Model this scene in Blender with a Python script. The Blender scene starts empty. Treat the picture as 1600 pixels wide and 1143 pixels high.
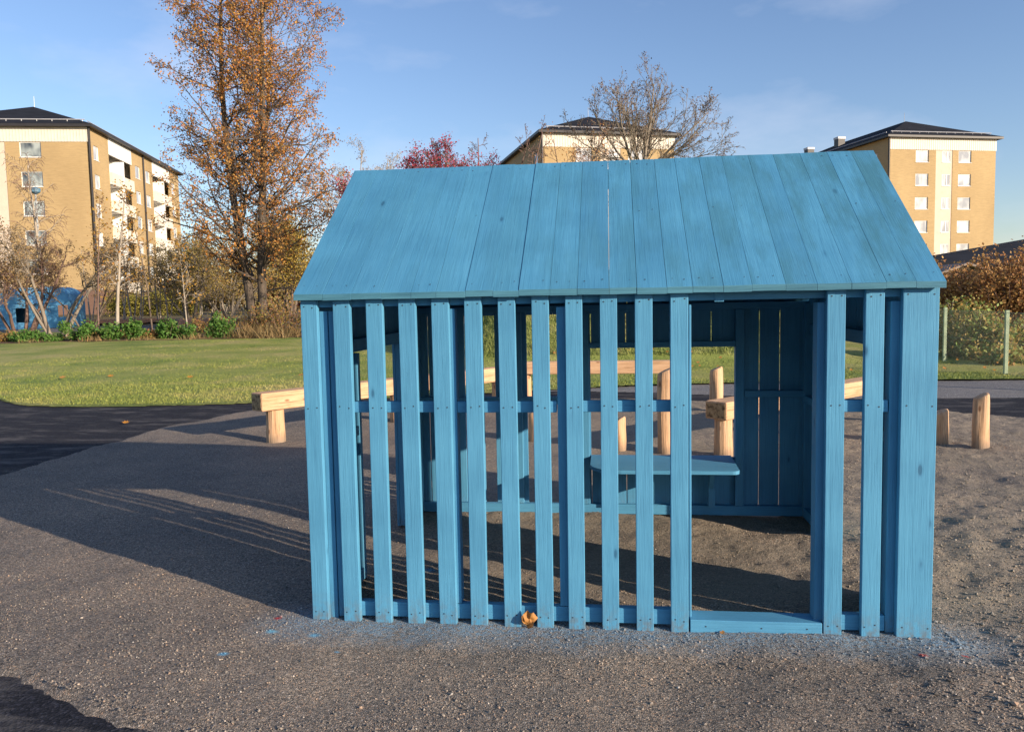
import bpy, math, random
import numpy as np
from mathutils import Vector
random.seed(7)
RNG = np.random.default_rng(11)
SC = bpy.context.scene
COL = SC.collection

# ---------------------------------------------------------------- camera, sky, sun, exposure
F, PITCH, ROLL, YAW = 1255.66, .0802, -.0192, .1221
CAM = np.array([1.4423, -3.5983, 1.5])
_fw = np.array([-math.sin(YAW)*math.cos(PITCH), math.cos(YAW)*math.cos(PITCH), -math.sin(PITCH)])
_r0 = np.array([math.cos(YAW), math.sin(YAW), 0.]); _u0 = np.cross(_r0, _fw)
_r = _r0*math.cos(ROLL)+_u0*math.sin(ROLL); _u = -_r0*math.sin(ROLL)+_u0*math.cos(ROLL)
cd = bpy.data.cameras.new("camera"); cam = bpy.data.objects.new("camera", cd); COL.objects.link(cam)
cd.sensor_width = 36; cd.lens = F/1600*36; cd.clip_end = 3000; cd.clip_start = .05
from mathutils import Matrix
M4 = Matrix(((_r[0], _u[0], -_fw[0], CAM[0]), (_r[1], _u[1], -_fw[1], CAM[1]), (_r[2], _u[2], -_fw[2], CAM[2]), (0, 0, 0, 1)))
cam.matrix_world = M4
SC.camera = cam
SC.view_settings.view_transform = 'Standard'; SC.view_settings.look = 'None'
SC.view_settings.exposure = .98; SC.view_settings.gamma = 1
SUN_EL = math.radians(16.0); SUN_AZ = math.atan2(.872, -.49)       # clockwise from +Y
w = bpy.data.worlds.new("World"); SC.world = w; w.use_nodes = True
wn = w.node_tree.nodes; wl = w.node_tree.links
sky = wn.new('ShaderNodeTexSky'); sky.sky_type = 'NISHITA'; sky.sun_disc = False
sky.sun_elevation = SUN_EL; sky.sun_rotation = SUN_AZ; sky.air_density = 1.1; sky.dust_density = .25; sky.ozone_density = 2.2
bg = wn['Background']; bg.inputs['Strength'].default_value = .088
# thin drifting cloud veils
tc = wn.new('ShaderNodeTexCoord'); mp = wn.new('ShaderNodeMapping'); mp.inputs['Scale'].default_value = (1.2, 1.2, 3.2); mp.inputs['Location'].default_value = (.35, .1, .2)
nz = wn.new('ShaderNodeTexNoise'); nz.inputs['Scale'].default_value = 2.6; nz.inputs['Detail'].default_value = 7; nz.inputs['Roughness'].default_value = .55
rp = wn.new('ShaderNodeValToRGB'); rp.color_ramp.elements[0].position = .50; rp.color_ramp.elements[1].position = .86
rp.color_ramp.elements[0].color = (0, 0, 0, 1); rp.color_ramp.elements[1].color = (.5, .5, .5, 1)
mx = wn.new('ShaderNodeMix'); mx.data_type = 'RGBA'; mx.inputs['B'].default_value = (5.2, 5.4, 6.2, 1)
wl.new(tc.outputs['Generated'], mp.inputs[0]); wl.new(mp.outputs[0], nz.inputs['Vector']); wl.new(nz.outputs['Fac'], rp.inputs[0])
wl.new(rp.outputs[0], mx.inputs['Factor']); tn = wn.new('ShaderNodeMix'); tn.data_type = 'RGBA'; tn.blend_type = 'MULTIPLY'; tn.inputs['Factor'].default_value = 1
wl.new(sky.outputs[0], tn.inputs['A']); tn.inputs['B'].default_value = (.88, .90, 1.06, 1)
wl.new(tn.outputs['Result'], mx.inputs['A']); wl.new(mx.outputs['Result'], bg.inputs['Color'])
sd = bpy.data.lights.new("sun", 'SUN'); sd.energy = 4.3; sd.angle = math.radians(.5); sd.color = (1, .83, .64)
sun = bpy.data.objects.new("sun", sd); COL.objects.link(sun)
toS = Vector((math.sin(SUN_AZ)*math.cos(SUN_EL), math.cos(SUN_AZ)*math.cos(SUN_EL), math.sin(SUN_EL)))
sun.rotation_euler = toS.to_track_quat('Z', 'Y').to_euler(); sun.location = (20, -12, 12)

def ray(x, y): return _fw+_r*(x-800)/F+_u*(571.5-y)/F
def cf(x, y, d): return CAM+ray(x, y)*d                # point seen at photo pixel x,y at depth d
def hor(x): return 486-(x*30/1600)

# ---------------------------------------------------------------- mesh helpers
class MB:
    def __init__(s): s.v = []; s.f = []; s.m = []; s.n = 0
    def add(s, v, f, m=0):
        v = np.asarray(v, float).reshape(-1, 3); f = np.asarray(f, int)
        s.v.append(v); s.f.append(f+s.n); s.m.append(np.full(len(f), m)); s.n += len(v); return s
    def box(s, x0, x1, y0, y1, z0, z1, m=0):
        return s.hexa([(x0, y0, z0), (x1, y0, z0), (x1, y1, z0), (x0, y1, z0), (x0, y0, z1), (x1, y0, z1), (x1, y1, z1), (x0, y1, z1)], m)
    def hexa(s, v, m=0):
        return s.add(v, [(0, 3, 2, 1), (4, 5, 6, 7), (0, 1, 5, 4), (1, 2, 6, 5), (2, 3, 7, 6), (3, 0, 4, 7)], m)
    def tube(s, pts, rad, n=6, m=0, cap=True):
        pts = np.asarray(pts, float); rad = np.asarray(rad, float)
        d = np.gradient(pts, axis=0); d /= np.linalg.norm(d, axis=1)[:, None]+1e-9
        a = np.array([0, 0, 1.]) if abs(d[0][2]) < .8 else np.array([1., 0, 0])
        x = np.cross(d, a); x /= np.linalg.norm(x, axis=1)[:, None]+1e-9; y = np.cross(d, x)
        t = np.arange(n)*2*math.pi/n
        v = pts[:, None]+rad[:, None, None]*(x[:, None]*np.cos(t)[None, :, None]+y[:, None]*np.sin(t)[None, :, None])
        k = len(pts); i = np.arange(k-1)[:, None]*n; j = np.arange(n)[None]; j2 = (j+1) % n
        f = np.stack([i+j, i+j2, i+n+j2, i+n+j], -1).reshape(-1, 4)
        s.add(v.reshape(-1, 3), f, m)
        if cap and n > 3:
            b = s.n-k*n
            s.f.append(np.array([[b+q for q in range(n)]])); s.m.append(np.array([m]))
            s.f.append(np.array([[b+(k-1)*n+n-1-q for q in range(n)]])); s.m.append(np.array([m]))
        return s
    def prism(s, poly, y0, y1, m=0, axis='y'):
        n = len(poly)
        P = (lambda a, b, c: (a, c, b)) if axis == 'y' else (lambda a, b, c: (a, b, c)) if axis == 'z' else (lambda a, b, c: (c, a, b))
        v = [P(a, b, y0) for a, b in poly]+[P(a, b, y1) for a, b in poly]
        b = s.n; s.add(v, [(i, (i+1) % n, n+(i+1) % n, n+i) for i in range(n)], m)
        s.f.append(np.array([[b+n-1-q for q in range(n)]])); s.f.append(np.array([[b+n+q for q in range(n)]])); s.m.append(np.array([m, m]))
        return s
    def build(s, name, mats, parent=None, bevel=0, smooth=False, origin=None):
        me = bpy.data.meshes.new(name)
        V = np.concatenate(s.v) if s.v else np.zeros((0, 3))
        if origin is not None: V = V-np.asarray(origin)
        cnt = np.concatenate([np.full(len(f), f.shape[1]) for f in s.f]); idx = np.concatenate([f.ravel() for f in s.f])
        me.vertices.add(len(V)); me.vertices.foreach_set('co', V.ravel())
        me.loops.add(len(idx)); me.loops.foreach_set('vertex_index', idx.astype(np.int32))
        me.polygons.add(len(cnt)); st = np.concatenate([[0], np.cumsum(cnt)[:-1]])
        me.polygons.foreach_set('loop_start', st.astype(np.int32)); me.polygons.foreach_set('loop_total', cnt.astype(np.int32))
        me.polygons.foreach_set('material_index', np.concatenate(s.m).astype(np.int32))
        me.polygons.foreach_set('use_smooth', np.full(len(cnt), bool(smooth)))
        me.update(calc_edges=True); me.validate()
        for m in (mats if isinstance(mats, (list, tuple)) else [mats]): me.materials.append(m)
        o = bpy.data.objects.new(name, me); COL.objects.link(o)
        if origin is not None: o.location = origin
        if parent: o.parent = parent
        if bevel:
            b = o.modifiers.new('bevel', 'BEVEL'); b.width = bevel; b.segments = 2; b.limit_method = 'ANGLE'
        return o
def tag(o, label=None, cat=None, group=None, kind=None):
    if label: o['label'] = label
    if cat: o['category'] = cat
    if group: o['group'] = group
    if kind: o['kind'] = kind
    return o
def thing(name, label, cat, loc=(0, 0, 0), group=None):
    o = bpy.data.objects.new(name, None); COL.objects.link(o); o.location = loc; o.empty_display_size = .2
    return tag(o, label, cat, group)
def keep(o, root):       # child mesh built in world coordinates under an Empty that is not rotated
    o.parent = root; o.location = Vector(o.location)-root.location; return o

# ---------------------------------------------------------------- materials
def mat(name): 
    m = bpy.data.materials.new(name); m.use_nodes = True
    return m, m.node_tree.nodes, m.node_tree.links, m.node_tree.nodes['Principled BSDF']
def N(nodes, t, **kw):
    n = nodes.new('ShaderNode'+t)
    for k, v in kw.items():
        if k in n.inputs: n.inputs[k].default_value = v
        else: setattr(n, k, v)
    return n
def coords(n, l, scale=(1, 1, 1), kind='Object'):
    t = N(n, 'TexCoord'); m = N(n, 'Mapping'); m.inputs['Scale'].default_value = scale
    l.new(t.outputs[kind], m.inputs[0]); return m.outputs[0]
def ramp(n, l, fac, stops):
    r = N(n, 'ValToRGB'); e = r.color_ramp.elements
    while len(e) < len(stops): e.new(.5)
    for q, (p, c) in zip(e, stops): q.position = p; q.color = (*c, 1) if len(c) == 3 else c
    l.new(fac, r.inputs[0]); return r.outputs[0]
def mixc(n, l, fac, a, b, mode='MIX'):
    m = N(n, 'Mix', data_type='RGBA', blend_type=mode)
    for k, v in (('Factor', fac), ('A', a), ('B', b)):
        i = [q for q in m.inputs if q.name == k and q.enabled and (k == 'Factor' or q.type == 'RGBA')][0]
        if isinstance(v, bpy.types.NodeSocket): l.new(v, i)
        elif isinstance(v, (int, float)): i.default_value = v
        else: i.default_value = (*v, 1)
    return [q for q in m.outputs if q.type == 'RGBA'][0]
def bump(n, l, b, h, strength=.3, dist=.01):
    k = N(n, 'Bump', Strength=strength, Distance=dist); l.new(h, k.inputs['Height']); l.new(k.outputs[0], b.inputs['Normal'])
def math_(n, l, op, a, b=None, clamp=False):
    m = N(n, 'Math', operation=op, use_clamp=clamp)
    for i, v in enumerate((a, b)):
        if v is None: continue
        if isinstance(v, bpy.types.NodeSocket): l.new(v, m.inputs[i])
        else: m.inputs[i].default_value = v
    return m.outputs[0]

def wood_paint(name, axis, c0, c1, rough=.62, weather=0):
    iv = .95 if weather else 1.
    """painted sawn timber, grain along axis (0 x,1 y,2 z)"""
    m, n, l, b = mat(name)
    sc = [26, 26, 26]; sc[axis] = 1.3
    if weather: sc[2] = 1.3
    v = coords(n, l, sc)
    g = N(n, 'TexNoise', Scale=1.6, Detail=6, Roughness=.65, Distortion=.8); l.new(v, g.inputs['Vector'])
    sc2 = [110, 110, 110]; sc2[axis] = 3
    if weather: sc2[2] = 3
    v2 = coords(n, l, sc2); g2 = N(n, 'TexNoise', Scale=1.5, Detail=3, Roughness=.7); l.new(v2, g2.inputs['Vector'])
    v3 = coords(n, l, (2.3, 2.3, 2.3)); g3 = N(n, 'TexNoise', Scale=1.4, Detail=5); l.new(v3, g3.inputs['Vector'])
    isl = N(n, 'NewGeometry')
    col = ramp(n, l, g.outputs['Fac'], [(.3, c0), (.7, c1)])
    isd = ramp(n, l, isl.outputs['Random Per Island'], [(0, (.80, .83, .86)), (1, (1.08, 1.06, 1.04))])
    col = mixc(n, l, iv*.8, col, isd, 'MULTIPLY')
    pch = ramp(n, l, g3.outputs['Fac'], [(.35, (.86, .88, .90)), (.65, (1.06, 1.04, 1.03))])
    col = mixc(n, l, 1.0, col, pch, 'MULTIPLY')
    # dark fine grain lines and knots
    fl = ramp(n, l, g2.outputs['Fac'], [(.36, (.50, .56, .62)), (.50, (1, 1, 1))])
    col = mixc(n, l, .16 if weather else .28, col, mixc(n, l, 1.0, col, fl, 'MULTIPLY'))
    ks = [7, 7, 7]; ks[axis] = 2.6
    if weather: ks[2] = 2.6
    vk = coords(n, l, ks); vo = N(n, 'TexVoronoi', Scale=1.0, Randomness=1.0); l.new(vk, vo.inputs['Vector'])
    kn = ramp(n, l, vo.outputs['Distance'], [(.045, (.30, .36, .42)), (.075, (.82, .85, .88)), (.12, (1, 1, 1))])
    col = mixc(n, l, .8, col, mixc(n, l, 1.0, col, kn, 'MULTIPLY'))
    if weather:
        # worn greenish patches, stronger to the right hand end
        tcx = N(n, 'TexCoord'); sep = N(n, 'SeparateXYZ'); l.new(tcx.outputs['Object'], sep.inputs[0])
        wx = math_(n, l, 'MULTIPLY', math_(n, l, 'SUBTRACT', sep.outputs[0], .7), .5, True)
        vw = coords(n, l, (5, 1.3, 1.3)); gw = N(n, 'TexNoise', Scale=1.2, Detail=7, Roughness=.62)
        va = N(n, 'VectorMath', operation='ADD'); cb = N(n, 'CombineXYZ'); l.new(math_(n, l, 'MULTIPLY', isl.outputs['Random Per Island'], 37.), cb.inputs[1]); l.new(vw, va.inputs[0]); l.new(cb.outputs[0], va.inputs[1]); l.new(va.outputs[0], gw.inputs['Vector'])
        gm = ramp(n, l, gw.outputs['Fac'], [(.44, (0, 0, 0)), (.60, (.75, .75, .75)), (.8, (1, 1, 1))])
        fac = math_(n, l, 'MULTIPLY', math_(n, l, 'MULTIPLY', gm, math_(n, l, 'ADD', wx, .25)), weather)
        col = mixc(n, l, math_(n, l, 'MULTIPLY', fac, 1.0), col, (.045, .16, .235))
    if axis == 2:     # splash dirt at the feet and a few scuffs
        tcz = N(n, 'TexCoord'); sz = N(n, 'SeparateXYZ'); l.new(tcz.outputs['Object'], sz.inputs[0])
        fz = math_(n, l, 'SUBTRACT', 1.0, math_(n, l, 'MULTIPLY', sz.outputs[2], 5.5), True)
        vz = coords(n, l, (30, 30, 18)); gzn = N(n, 'TexNoise', Scale=1.2, Detail=6, Roughness=.7); l.new(vz, gzn.inputs['Vector'])
        col = mixc(n, l, math_(n, l, 'MULTIPLY', math_(n, l, 'MULTIPLY', fz, fz), ramp(n, l, gzn.outputs['Fac'], [(.42, (0, 0, 0)), (.62, (.75, .75, .75))])), col, (.13, .125, .115))
        vs = coords(n, l, (9, 9, 4)); gs = N(n, 'TexNoise', Scale=1.6, Detail=7, Roughness=.75); l.new(vs, gs.inputs['Vector'])
        col = mixc(n, l, ramp(n, l, gs.outputs['Fac'], [(.68, (0, 0, 0)), (.75, (.5, .5, .5))]), col, (.045, .15, .25))
    l.new(col, b.inputs['Base Color'])
    b.inputs['Roughness'].default_value = rough; b.inputs['Specular IOR Level'].default_value = .25
    h = math_(n, l, 'ADD', g.outputs['Fac'], math_(n, l, 'MULTIPLY', g2.outputs['Fac'], .8))
    h = math_(n, l, 'ADD', h, math_(n, l, 'MULTIPLY', kn, .5))
    bump(n, l, b, h, .5, .003)
    return m
B0, B1 = (.074, .268, .440), (.090, .305, .490)
blueZ = wood_paint('blue_paint_upright', 2, B0, B1)
blueX = wood_paint('blue_paint_rail', 0, B0, B1)
blueY = wood_paint('blue_paint_side_rail', 1, B0, B1)
blueR = wood_paint('blue_paint_roof', 1, (.058, .226, .382), (.074, .260, .425), .55, 1.0)
def plain(name, c, rough=.6, var=.15, scale=3, metal=0, bmp=0):
    m, n, l, b = mat(name)
    v = coords(n, l); g = N(n, 'TexNoise', Scale=scale, Detail=6, Roughness=.6); l.new(v, g.inputs['Vector'])
    lo = tuple(x*(1-var) for x in c); hi = tuple(min(1, x*(1+var)) for x in c)
    l.new(ramp(n, l, g.outputs['Fac'], [(.3, lo), (.7, hi)]), b.inputs['Base Color'])
    b.inputs['Roughness'].default_value = rough; b.inputs['Metallic'].default_value = metal; b.inputs['Specular IOR Level'].default_value = .1 if rough > .75 else .4
    if bmp: bump(n, l, b, g.outputs['Fac'], bmp, .02)
    return m
nailM = plain('nail_metal', (.03, .045, .06), .5)
rawfas = wood_paint('blue_worn_edge', 0, (.045, .15, .21), (.085, .25, .34))
timberM = None
def timber(name, axis=2):
    m, n, l, b = mat(name)
    sc = [14, 14, 14]; sc[axis] = 1
    v = coords(n, l, sc); g = N(n, 'TexNoise', Scale=1.5, Detail=6, Distortion=1.0); l.new(v, g.inputs['Vector'])
    c = ramp(n, l, g.outputs['Fac'], [(.25, (.36, .20, .10)), (.5, (.55, .34, .19)), (.75, (.62, .41, .25))])
    v2 = coords(n, l, (5, 5, 5)); g2 = N(n, 'TexNoise', Scale=1, Detail=4); l.new(v2, g2.inputs['Vector'])
    c = mixc(n, l, ramp(n, l, g2.outputs['Fac'], [(.55, (0, 0, 0)), (.75, (.5, .5, .5))]), c, (.33, .18, .08))
    s3 = [70, 70, 70]; s3[axis] = 2.2; v3 = coords(n, l, s3); g3 = N(n, 'TexNoise', Scale=1, Detail=5, Roughness=.7); l.new(v3, g3.inputs['Vector'])
    ck = ramp(n, l, g3.outputs['Fac'], [(.34, (.35, .28, .22)), (.44, (1, 1, 1))]); c = mixc(n, l, .8, c, mixc(n, l, 1., c, ck, 'MULTIPLY'))
    kk = [9, 9, 9]; kk[axis] = 4; v4 = coords(n, l, kk); vo = N(n, 'TexVoronoi', Scale=1.); l.new(v4, vo.inputs['Vector'])
    c = mixc(n, l, .85, c, mixc(n, l, 1., c, ramp(n, l, vo.outputs['Distance'], [(.08, (.38, .26, .18)), (.16, (1, 1, 1))]), 'MULTIPLY'))
    if axis == 2:
        tz = N(n, 'TexCoord'); sz = N(n, 'SeparateXYZ'); l.new(tz.outputs['Object'], sz.inputs[0]); fz = math_(n, l, 'SUBTRACT', 1.0, math_(n, l, 'MULTIPLY', sz.outputs[2], 9.), True)
        c = mixc(n, l, math_(n, l, 'MULTIPLY', fz, .7), c, (.17, .14, .11))
    l.new(c, b.inputs['Base Color']); b.inputs['Roughness'].default_value = .8
    bump(n, l, b, math_(n, l, 'ADD', g.outputs['Fac'], g3.outputs['Fac']), .6, .012); return m
timberZ = timber('peeled_timber'); timberX = timber('sawn_timber', 0)
def endgrain():
    m, n, l, b = mat('timber_end_grain')
    v = coords(n, l, (1, 1, 1)); g = N(n, 'TexNoise', Scale=22, Detail=5); l.new(v, g.inputs['Vector'])
    l.new(ramp(n, l, g.outputs['Fac'], [(.38, (.10, .06, .03)), (.5, (.36, .23, .11)), (.7, (.45, .31, .16))]), b.inputs['Base Color'])
    b.inputs['Roughness'].default_value = .85; return m
endM = endgrain()

def leafmat(name, cols, trans=.35, rough=.6):
    m, n, l, b = mat(name)
    g = N(n, 'NewGeometry')
    st = [(i/(len(cols)-1) if len(cols) > 1 else 0, c) for i, c in enumerate(cols)]
    c = ramp(n, l, g.outputs['Random Per Island'], st)
    l.new(c, b.inputs['Base Color']); b.inputs['Roughness'].default_value = rough; b.inputs['Specular IOR Level'].default_value = .25
    t = N(n, 'BsdfTranslucent'); l.new(c, t.inputs['Color']); mx = N(n, 'MixShader'); mx.inputs[0].default_value = trans
    l.new(b.outputs[0], mx.inputs[1]); l.new(t.outputs[0], mx.inputs[2]); l.new(mx.outputs[0], n['Material Output'].inputs[0])
    return m
def barkmat(name, c0, c1):
    m, n, l, b = mat(name)
    v = coords(n, l, (6, 6, 1.2)); g = N(n, 'TexNoise', Scale=2, Detail=7, Roughness=.7); l.new(v, g.inputs['Vector'])
    l.new(ramp(n, l, g.outputs['Fac'], [(.3, c0), (.7, c1)]), b.inputs['Base Color']); b.inputs['Roughness'].default_value = .9
    bump(n, l, b, g.outputs['Fac'], .6, .05); return m
bark = barkmat('bark_brown', (.075, .052, .038), (.20, .155, .115))
barkD = barkmat('bark_dark', (.045, .035, .026), (.13, .10, .075))
barkG = barkmat('bark_grey', (.12, .10, .08), (.30, .25, .19))
barkP = barkmat('bark_pale', (.22, .18, .14), (.46, .40, .32))
barkR = barkmat('bark_reddish', (.10, .06, .05), (.22, .14, .11))

# ---------------------------------------------------------------- terrain helpers
def vnoise(X, Y, freq, seed):
    r = np.random.default_rng(seed).random((256, 256)); x = X*freq+1000.3; y = Y*freq+1000.7
    i = np.floor(x).astype(int); j = np.floor(y).astype(int); u = x-i; v = y-j; u = u*u*(3-2*u); v = v*v*(3-2*v)
    a = r[i % 256, j % 256]; b_ = r[(i+1) % 256, j % 256]; c = r[i % 256, (j+1) % 256]; d = r[(i+1) % 256, (j+1) % 256]
    return (a*(1-u)+b_*u)*(1-v)+(c*(1-u)+d*u)*v-.5
def sst(x, a, b):
    t = np.clip((x-a)/(b-a), 0, 1); return t*t*(3-2*t)
def terr(x, y):
    x = np.asarray(x, float); y = np.asarray(y, float)
    h = .25*sst(y, 9, 31)+.55*sst(y, 29, 41)+.35*sst(y, 45, 75)
    xx = x-(-.05)*(y-15)
    m = 2.1*sst(y, 13.2, 19.5)*(1-sst(y, 26, 34))*sst(xx, -3.6, -.5)*(1-sst(xx, 5.2, 7.2))
    return h+m
def inpoly(X, Y, P):
    r = np.zeros(X.shape, bool); n = len(P)
    for i in range(n):
        x0, y0 = P[i]; x1, y1 = P[(i+1) % n]
        if y0 == y1: continue
        c = ((y0 > Y) != (y1 > Y)) & (X < (x1-x0)*(Y-y0)/(y1-y0)+x0); r ^= c
    return r
def smooth_poly(P, k=3):
    P = np.array(P, float)
    for _ in range(k): P = np.stack([.75*P+.25*np.roll(P, -1, 0), .25*P+.75*np.roll(P, -1, 0)], 1).reshape(-1, 2)
    return P
def sheet(name, xs, ys, zf, mask, m, jit=0, smooth=True):
    X, Y = np.meshgrid(xs, ys); Z = zf(X, Y)
    if jit: X = X+vnoise(X, Y, 3, 91)*jit; Y = Y+vnoise(X, Y, 3, 92)*jit
    nx, ny = len(xs), len(ys); i = np.arange(ny-1)[:, None]*nx+np.arange(nx-1)[None]
    f = np.stack([i, i+1, i+nx+1, i+nx], -1).reshape(-1, 4)
    if mask is not None:
        cx = X.ravel()[f].mean(1); cy = Y.ravel()[f].mean(1); f = f[mask(cx, cy)]
    used = np.unique(f); re = np.full(nx*ny, -1); re[used] = np.arange(len(used))
    mb = MB(); V = np.stack([X, Y, Z], -1).reshape(-1, 3)[used]; mb.add(V, re[f])
    o = mb.build(name, m, smooth=smooth); return tag(o, kind='structure')

# ---------------------------------------------------------------- ground materials
def ground_gravel(name, isl=False):
    m, n, l, b = mat(name)
    v = coords(n, l)
    tcx = N(n, 'TexCoord'); sep = N(n, 'SeparateXYZ'); l.new(tcx.outputs['Object'], sep.inputs[0])
    X, Y = sep.outputs[0], sep.outputs[1]
    stone = [(0, (.085, .080, .076)), (.3, (.17, .157, .145)), (.55, (.235, .213, .192)), (.8, (.315, .275, .237)), (.93, (.33, .235, .175)), (1, (.50, .47, .43))]
    if isl:
        g = N(n, 'NewGeometry'); c = ramp(n, l, g.outputs['Random Per Island'], stone)
    else:
        vo = N(n, 'TexVoronoi', Scale=150); l.new(v, vo.inputs['Vector'])
        s2 = N(n, 'SeparateColor'); l.new(vo.outputs['Color'], s2.inputs[0]); c = ramp(n, l, s2.outputs[0], stone)
        c = mixc(n, l, 1.0, c, ramp(n, l, vo.outputs['Distance'], [(.25, (1, 1, 1)), (.75, (.62, .6, .58))]), 'MULTIPLY')
    g1 = N(n, 'TexNoise', Scale=.9, Detail=6, Roughness=.62); l.new(v, g1.inputs['Vector'])
    c = mixc(n, l, 1.0, c, ramp(n, l, g1.outputs['Fac'], [(.32, (.66, .67, .70)), (.68, (1.22, 1.13, 1.04))]), 'MULTIPLY')
    # sandy fines: inside the hut and to the right
    g2 = N(n, 'TexNoise', Scale=1.6, Detail=7, Roughness=.7); l.new(v, g2.inputs['Vector'])
    sx = math_(n, l, 'MULTIPLY', math_(n, l, 'SUBTRACT', X, .0), 1.2, True)
    sy = math_(n, l, 'MULTIPLY', math_(n, l, 'SUBTRACT', Y, .05), 2., True)
    sand = math_(n, l, 'MULTIPLY', math_(n, l, 'MULTIPLY', sx, sy), ramp(n, l, g2.outputs['Fac'], [(.32, (.15, .15, .15)), (.6, (.85, .85, .85))]))
    c = mixc(n, l, math_(n, l, 'MULTIPLY', sand, .62), c, (.27, .225, .165))
    c = mixc(n, l, 1.0, c, (1.07, 1.08, 1.07), 'MULTIPLY')
    # blue overspray along the front of the hut, a few drips and red specks
    g3 = N(n, 'TexNoise', Scale=6, Detail=5, Roughness=.7); l.new(v, g3.inputs['Vector'])
    nx = math_(n, l, 'MULTIPLY', math_(n, l, 'SUBTRACT', g3.outputs['Fac'], .5), .34)
    dd = math_(n, l, 'ADD', math_(n, l, 'ABSOLUTE', math_(n, l, 'ADD', Y, .035)), nx)
    fy = math_(n, l, 'SUBTRACT', 1.0, math_(n, l, 'DIVIDE', dd, .27), True)
    fx = math_(n, l, 'MULTIPLY', math_(n, l, 'MULTIPLY', math_(n, l, 'ADD', X, .32), 3.2, True), math_(n, l, 'MULTIPLY', math_(n, l, 'SUBTRACT', 3.25, X), 2.8, True))
    spk = N(n, 'TexNoise', Scale=70, Detail=3); l.new(v, spk.inputs['Vector'])
    sp = math_(n, l, 'MULTIPLY', math_(n, l, 'MULTIPLY', math_(n, l, 'MULTIPLY', fy, fx), 1.15), ramp(n, l, spk.outputs['Fac'], [(.38, (.12, .12, .12)), (.62, (.85, .85, .85))]), True)
    c = mixc(n, l, sp, c, (.17, .27, .36))
    for (px_, py_, r, cc) in [(-.23, -.41, .026, (.14, .33, .47)), (.09, -.18, .03, (.12, .30, .44)), (-.12, -.16, .03, (.14, .36, .50)), (-.16, .0, .02, (.35, .03, .04)), (2.72, -.19, .022, (.36, .04, .04)), (2.9, -.16, .016, (.36, .04, .04)), (.42, .75, .04, (.10, .22, .32)), (.75, .42, .03, (.10, .22, .32)), (.25, -.33, .014, (.12, .26, .38))]:
        cv = N(n, 'CombineXYZ'); l.new(X, cv.inputs[0]); l.new(math_(n, l, 'MULTIPLY', Y, 1.3), cv.inputs[1])
        ds = N(n, 'VectorMath', operation='DISTANCE'); l.new(cv.outputs[0], ds.inputs[0]); ds.inputs[1].default_value = (px_, py_*1.3, 0)
        f = math_(n, l, 'SUBTRACT', 1.25, math_(n, l, 'DIVIDE', math_(n, l, 'ADD', ds.outputs['Value'], math_(n, l, 'MULTIPLY', nx, .12)), r), True)
        c = mixc(n, l, f, c, cc)
    l.new(c, b.inputs['Base Color']); b.inputs['Roughness'].default_value = .9; b.inputs['Specular IOR Level'].default_value = .25
    if not isl:
        h = math_(n, l, 'SUBTRACT', 1.0, vo.outputs['Distance']); g4 = N(n, 'TexNoise', Scale=22, Detail=7, Roughness=.7); l.new(v, g4.inputs['Vector'])
        h = math_(n, l, 'ADD', math_(n, l, 'MULTIPLY', h, .7), math_(n, l, 'MULTIPLY', g4.outputs['Fac'], math_(n, l, 'ADD', 1.6, math_(n, l, 'MULTIPLY', math_(n, l, 'MULTIPLY', math_(n, l, 'SUBTRACT', X, 1.), .8, True), 3.)))); bump(n, l, b, h, .7, .007)
    return m
gravelM = ground_gravel('gravel_fine'); stoneM = ground_gravel('gravel_stone', True)
def asphalt(name, lo, hi, dust):
    m, n, l, b = mat(name); v = coords(n, l)
    vo = N(n, 'TexVoronoi', Scale=90); l.new(v, vo.inputs['Vector']); s2 = N(n, 'SeparateColor'); l.new(vo.outputs['Color'], s2.inputs[0])
    c = ramp(n, l, s2.outputs[0], [(0, lo), (.8, hi), (1, tuple(x*1.8 for x in hi))])
    vd = coords(n, l, (.9, 2.6, 1)); g = N(n, 'TexNoise', Scale=1.3, Detail=8, Roughness=.72); l.new(vd, g.inputs['Vector'])
    c = mixc(n, l, ramp(n, l, g.outputs['Fac'], [(.50, (0, 0, 0)), (.66, (.7, .7, .7))]), c, dust)
    l.new(c, b.inputs['Base Color']); b.inputs['Roughness'].default_value = .9; b.inputs['Specular IOR Level'].default_value = .15
    bump(n, l, b, vo.outputs['Distance'], .5, .006); return m
asphM = asphalt('asphalt_new', (.009, .010, .014), (.022, .023, .031), (.14, .13, .125))
pathM = asphalt('asphalt_old', (.10, .10, .105), (.19, .185, .185), (.24, .22, .20))
def grassmat(name, a, b_, c_, isl=False):
    m, n, l, b = mat(name); v = coords(n, l)
    g = N(n, 'TexNoise', Scale=.35, Detail=8, Roughness=.7); l.new(v, g.inputs['Vector'])
    c = ramp(n, l, g.outputs['Fac'], [(.36, a), (.5, b_), (.62, c_)])
    if isl:
        q = N(n, 'NewGeometry'); c = mixc(n, l, 1., c, ramp(n, l, q.outputs['Random Per Island'], [(0, (.5, .55, .55)), (.7, (.85, .85, .9)), (1, (1.25, 1.1, 1.0))]), 'MULTIPLY')
    else:
        g2 = N(n, 'TexNoise', Scale=30, Detail=4); l.new(v, g2.inputs['Vector'])
        c = mixc(n, l, 1., c, ramp(n, l, g2.outputs['Fac'], [(.3, (.6, .6, .6)), (.7, (1.3, 1.3, 1.3))]), 'MULTIPLY'); bump(n, l, b, g2.outputs['Fac'], 1, .03)
    l.new(c, b.inputs['Base Color']); b.inputs['Roughness'].default_value = .7; b.inputs['Specular IOR Level'].default_value = .2; return m
GA, GB, GC = (.15, .21, .042), (.26, .29, .07), (.36, .33, .12)
lawnM = grassmat('lawn_turf', GA, GB, GC); bladeM = grassmat('grass_blade', GA, GB, GC, True)
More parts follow.
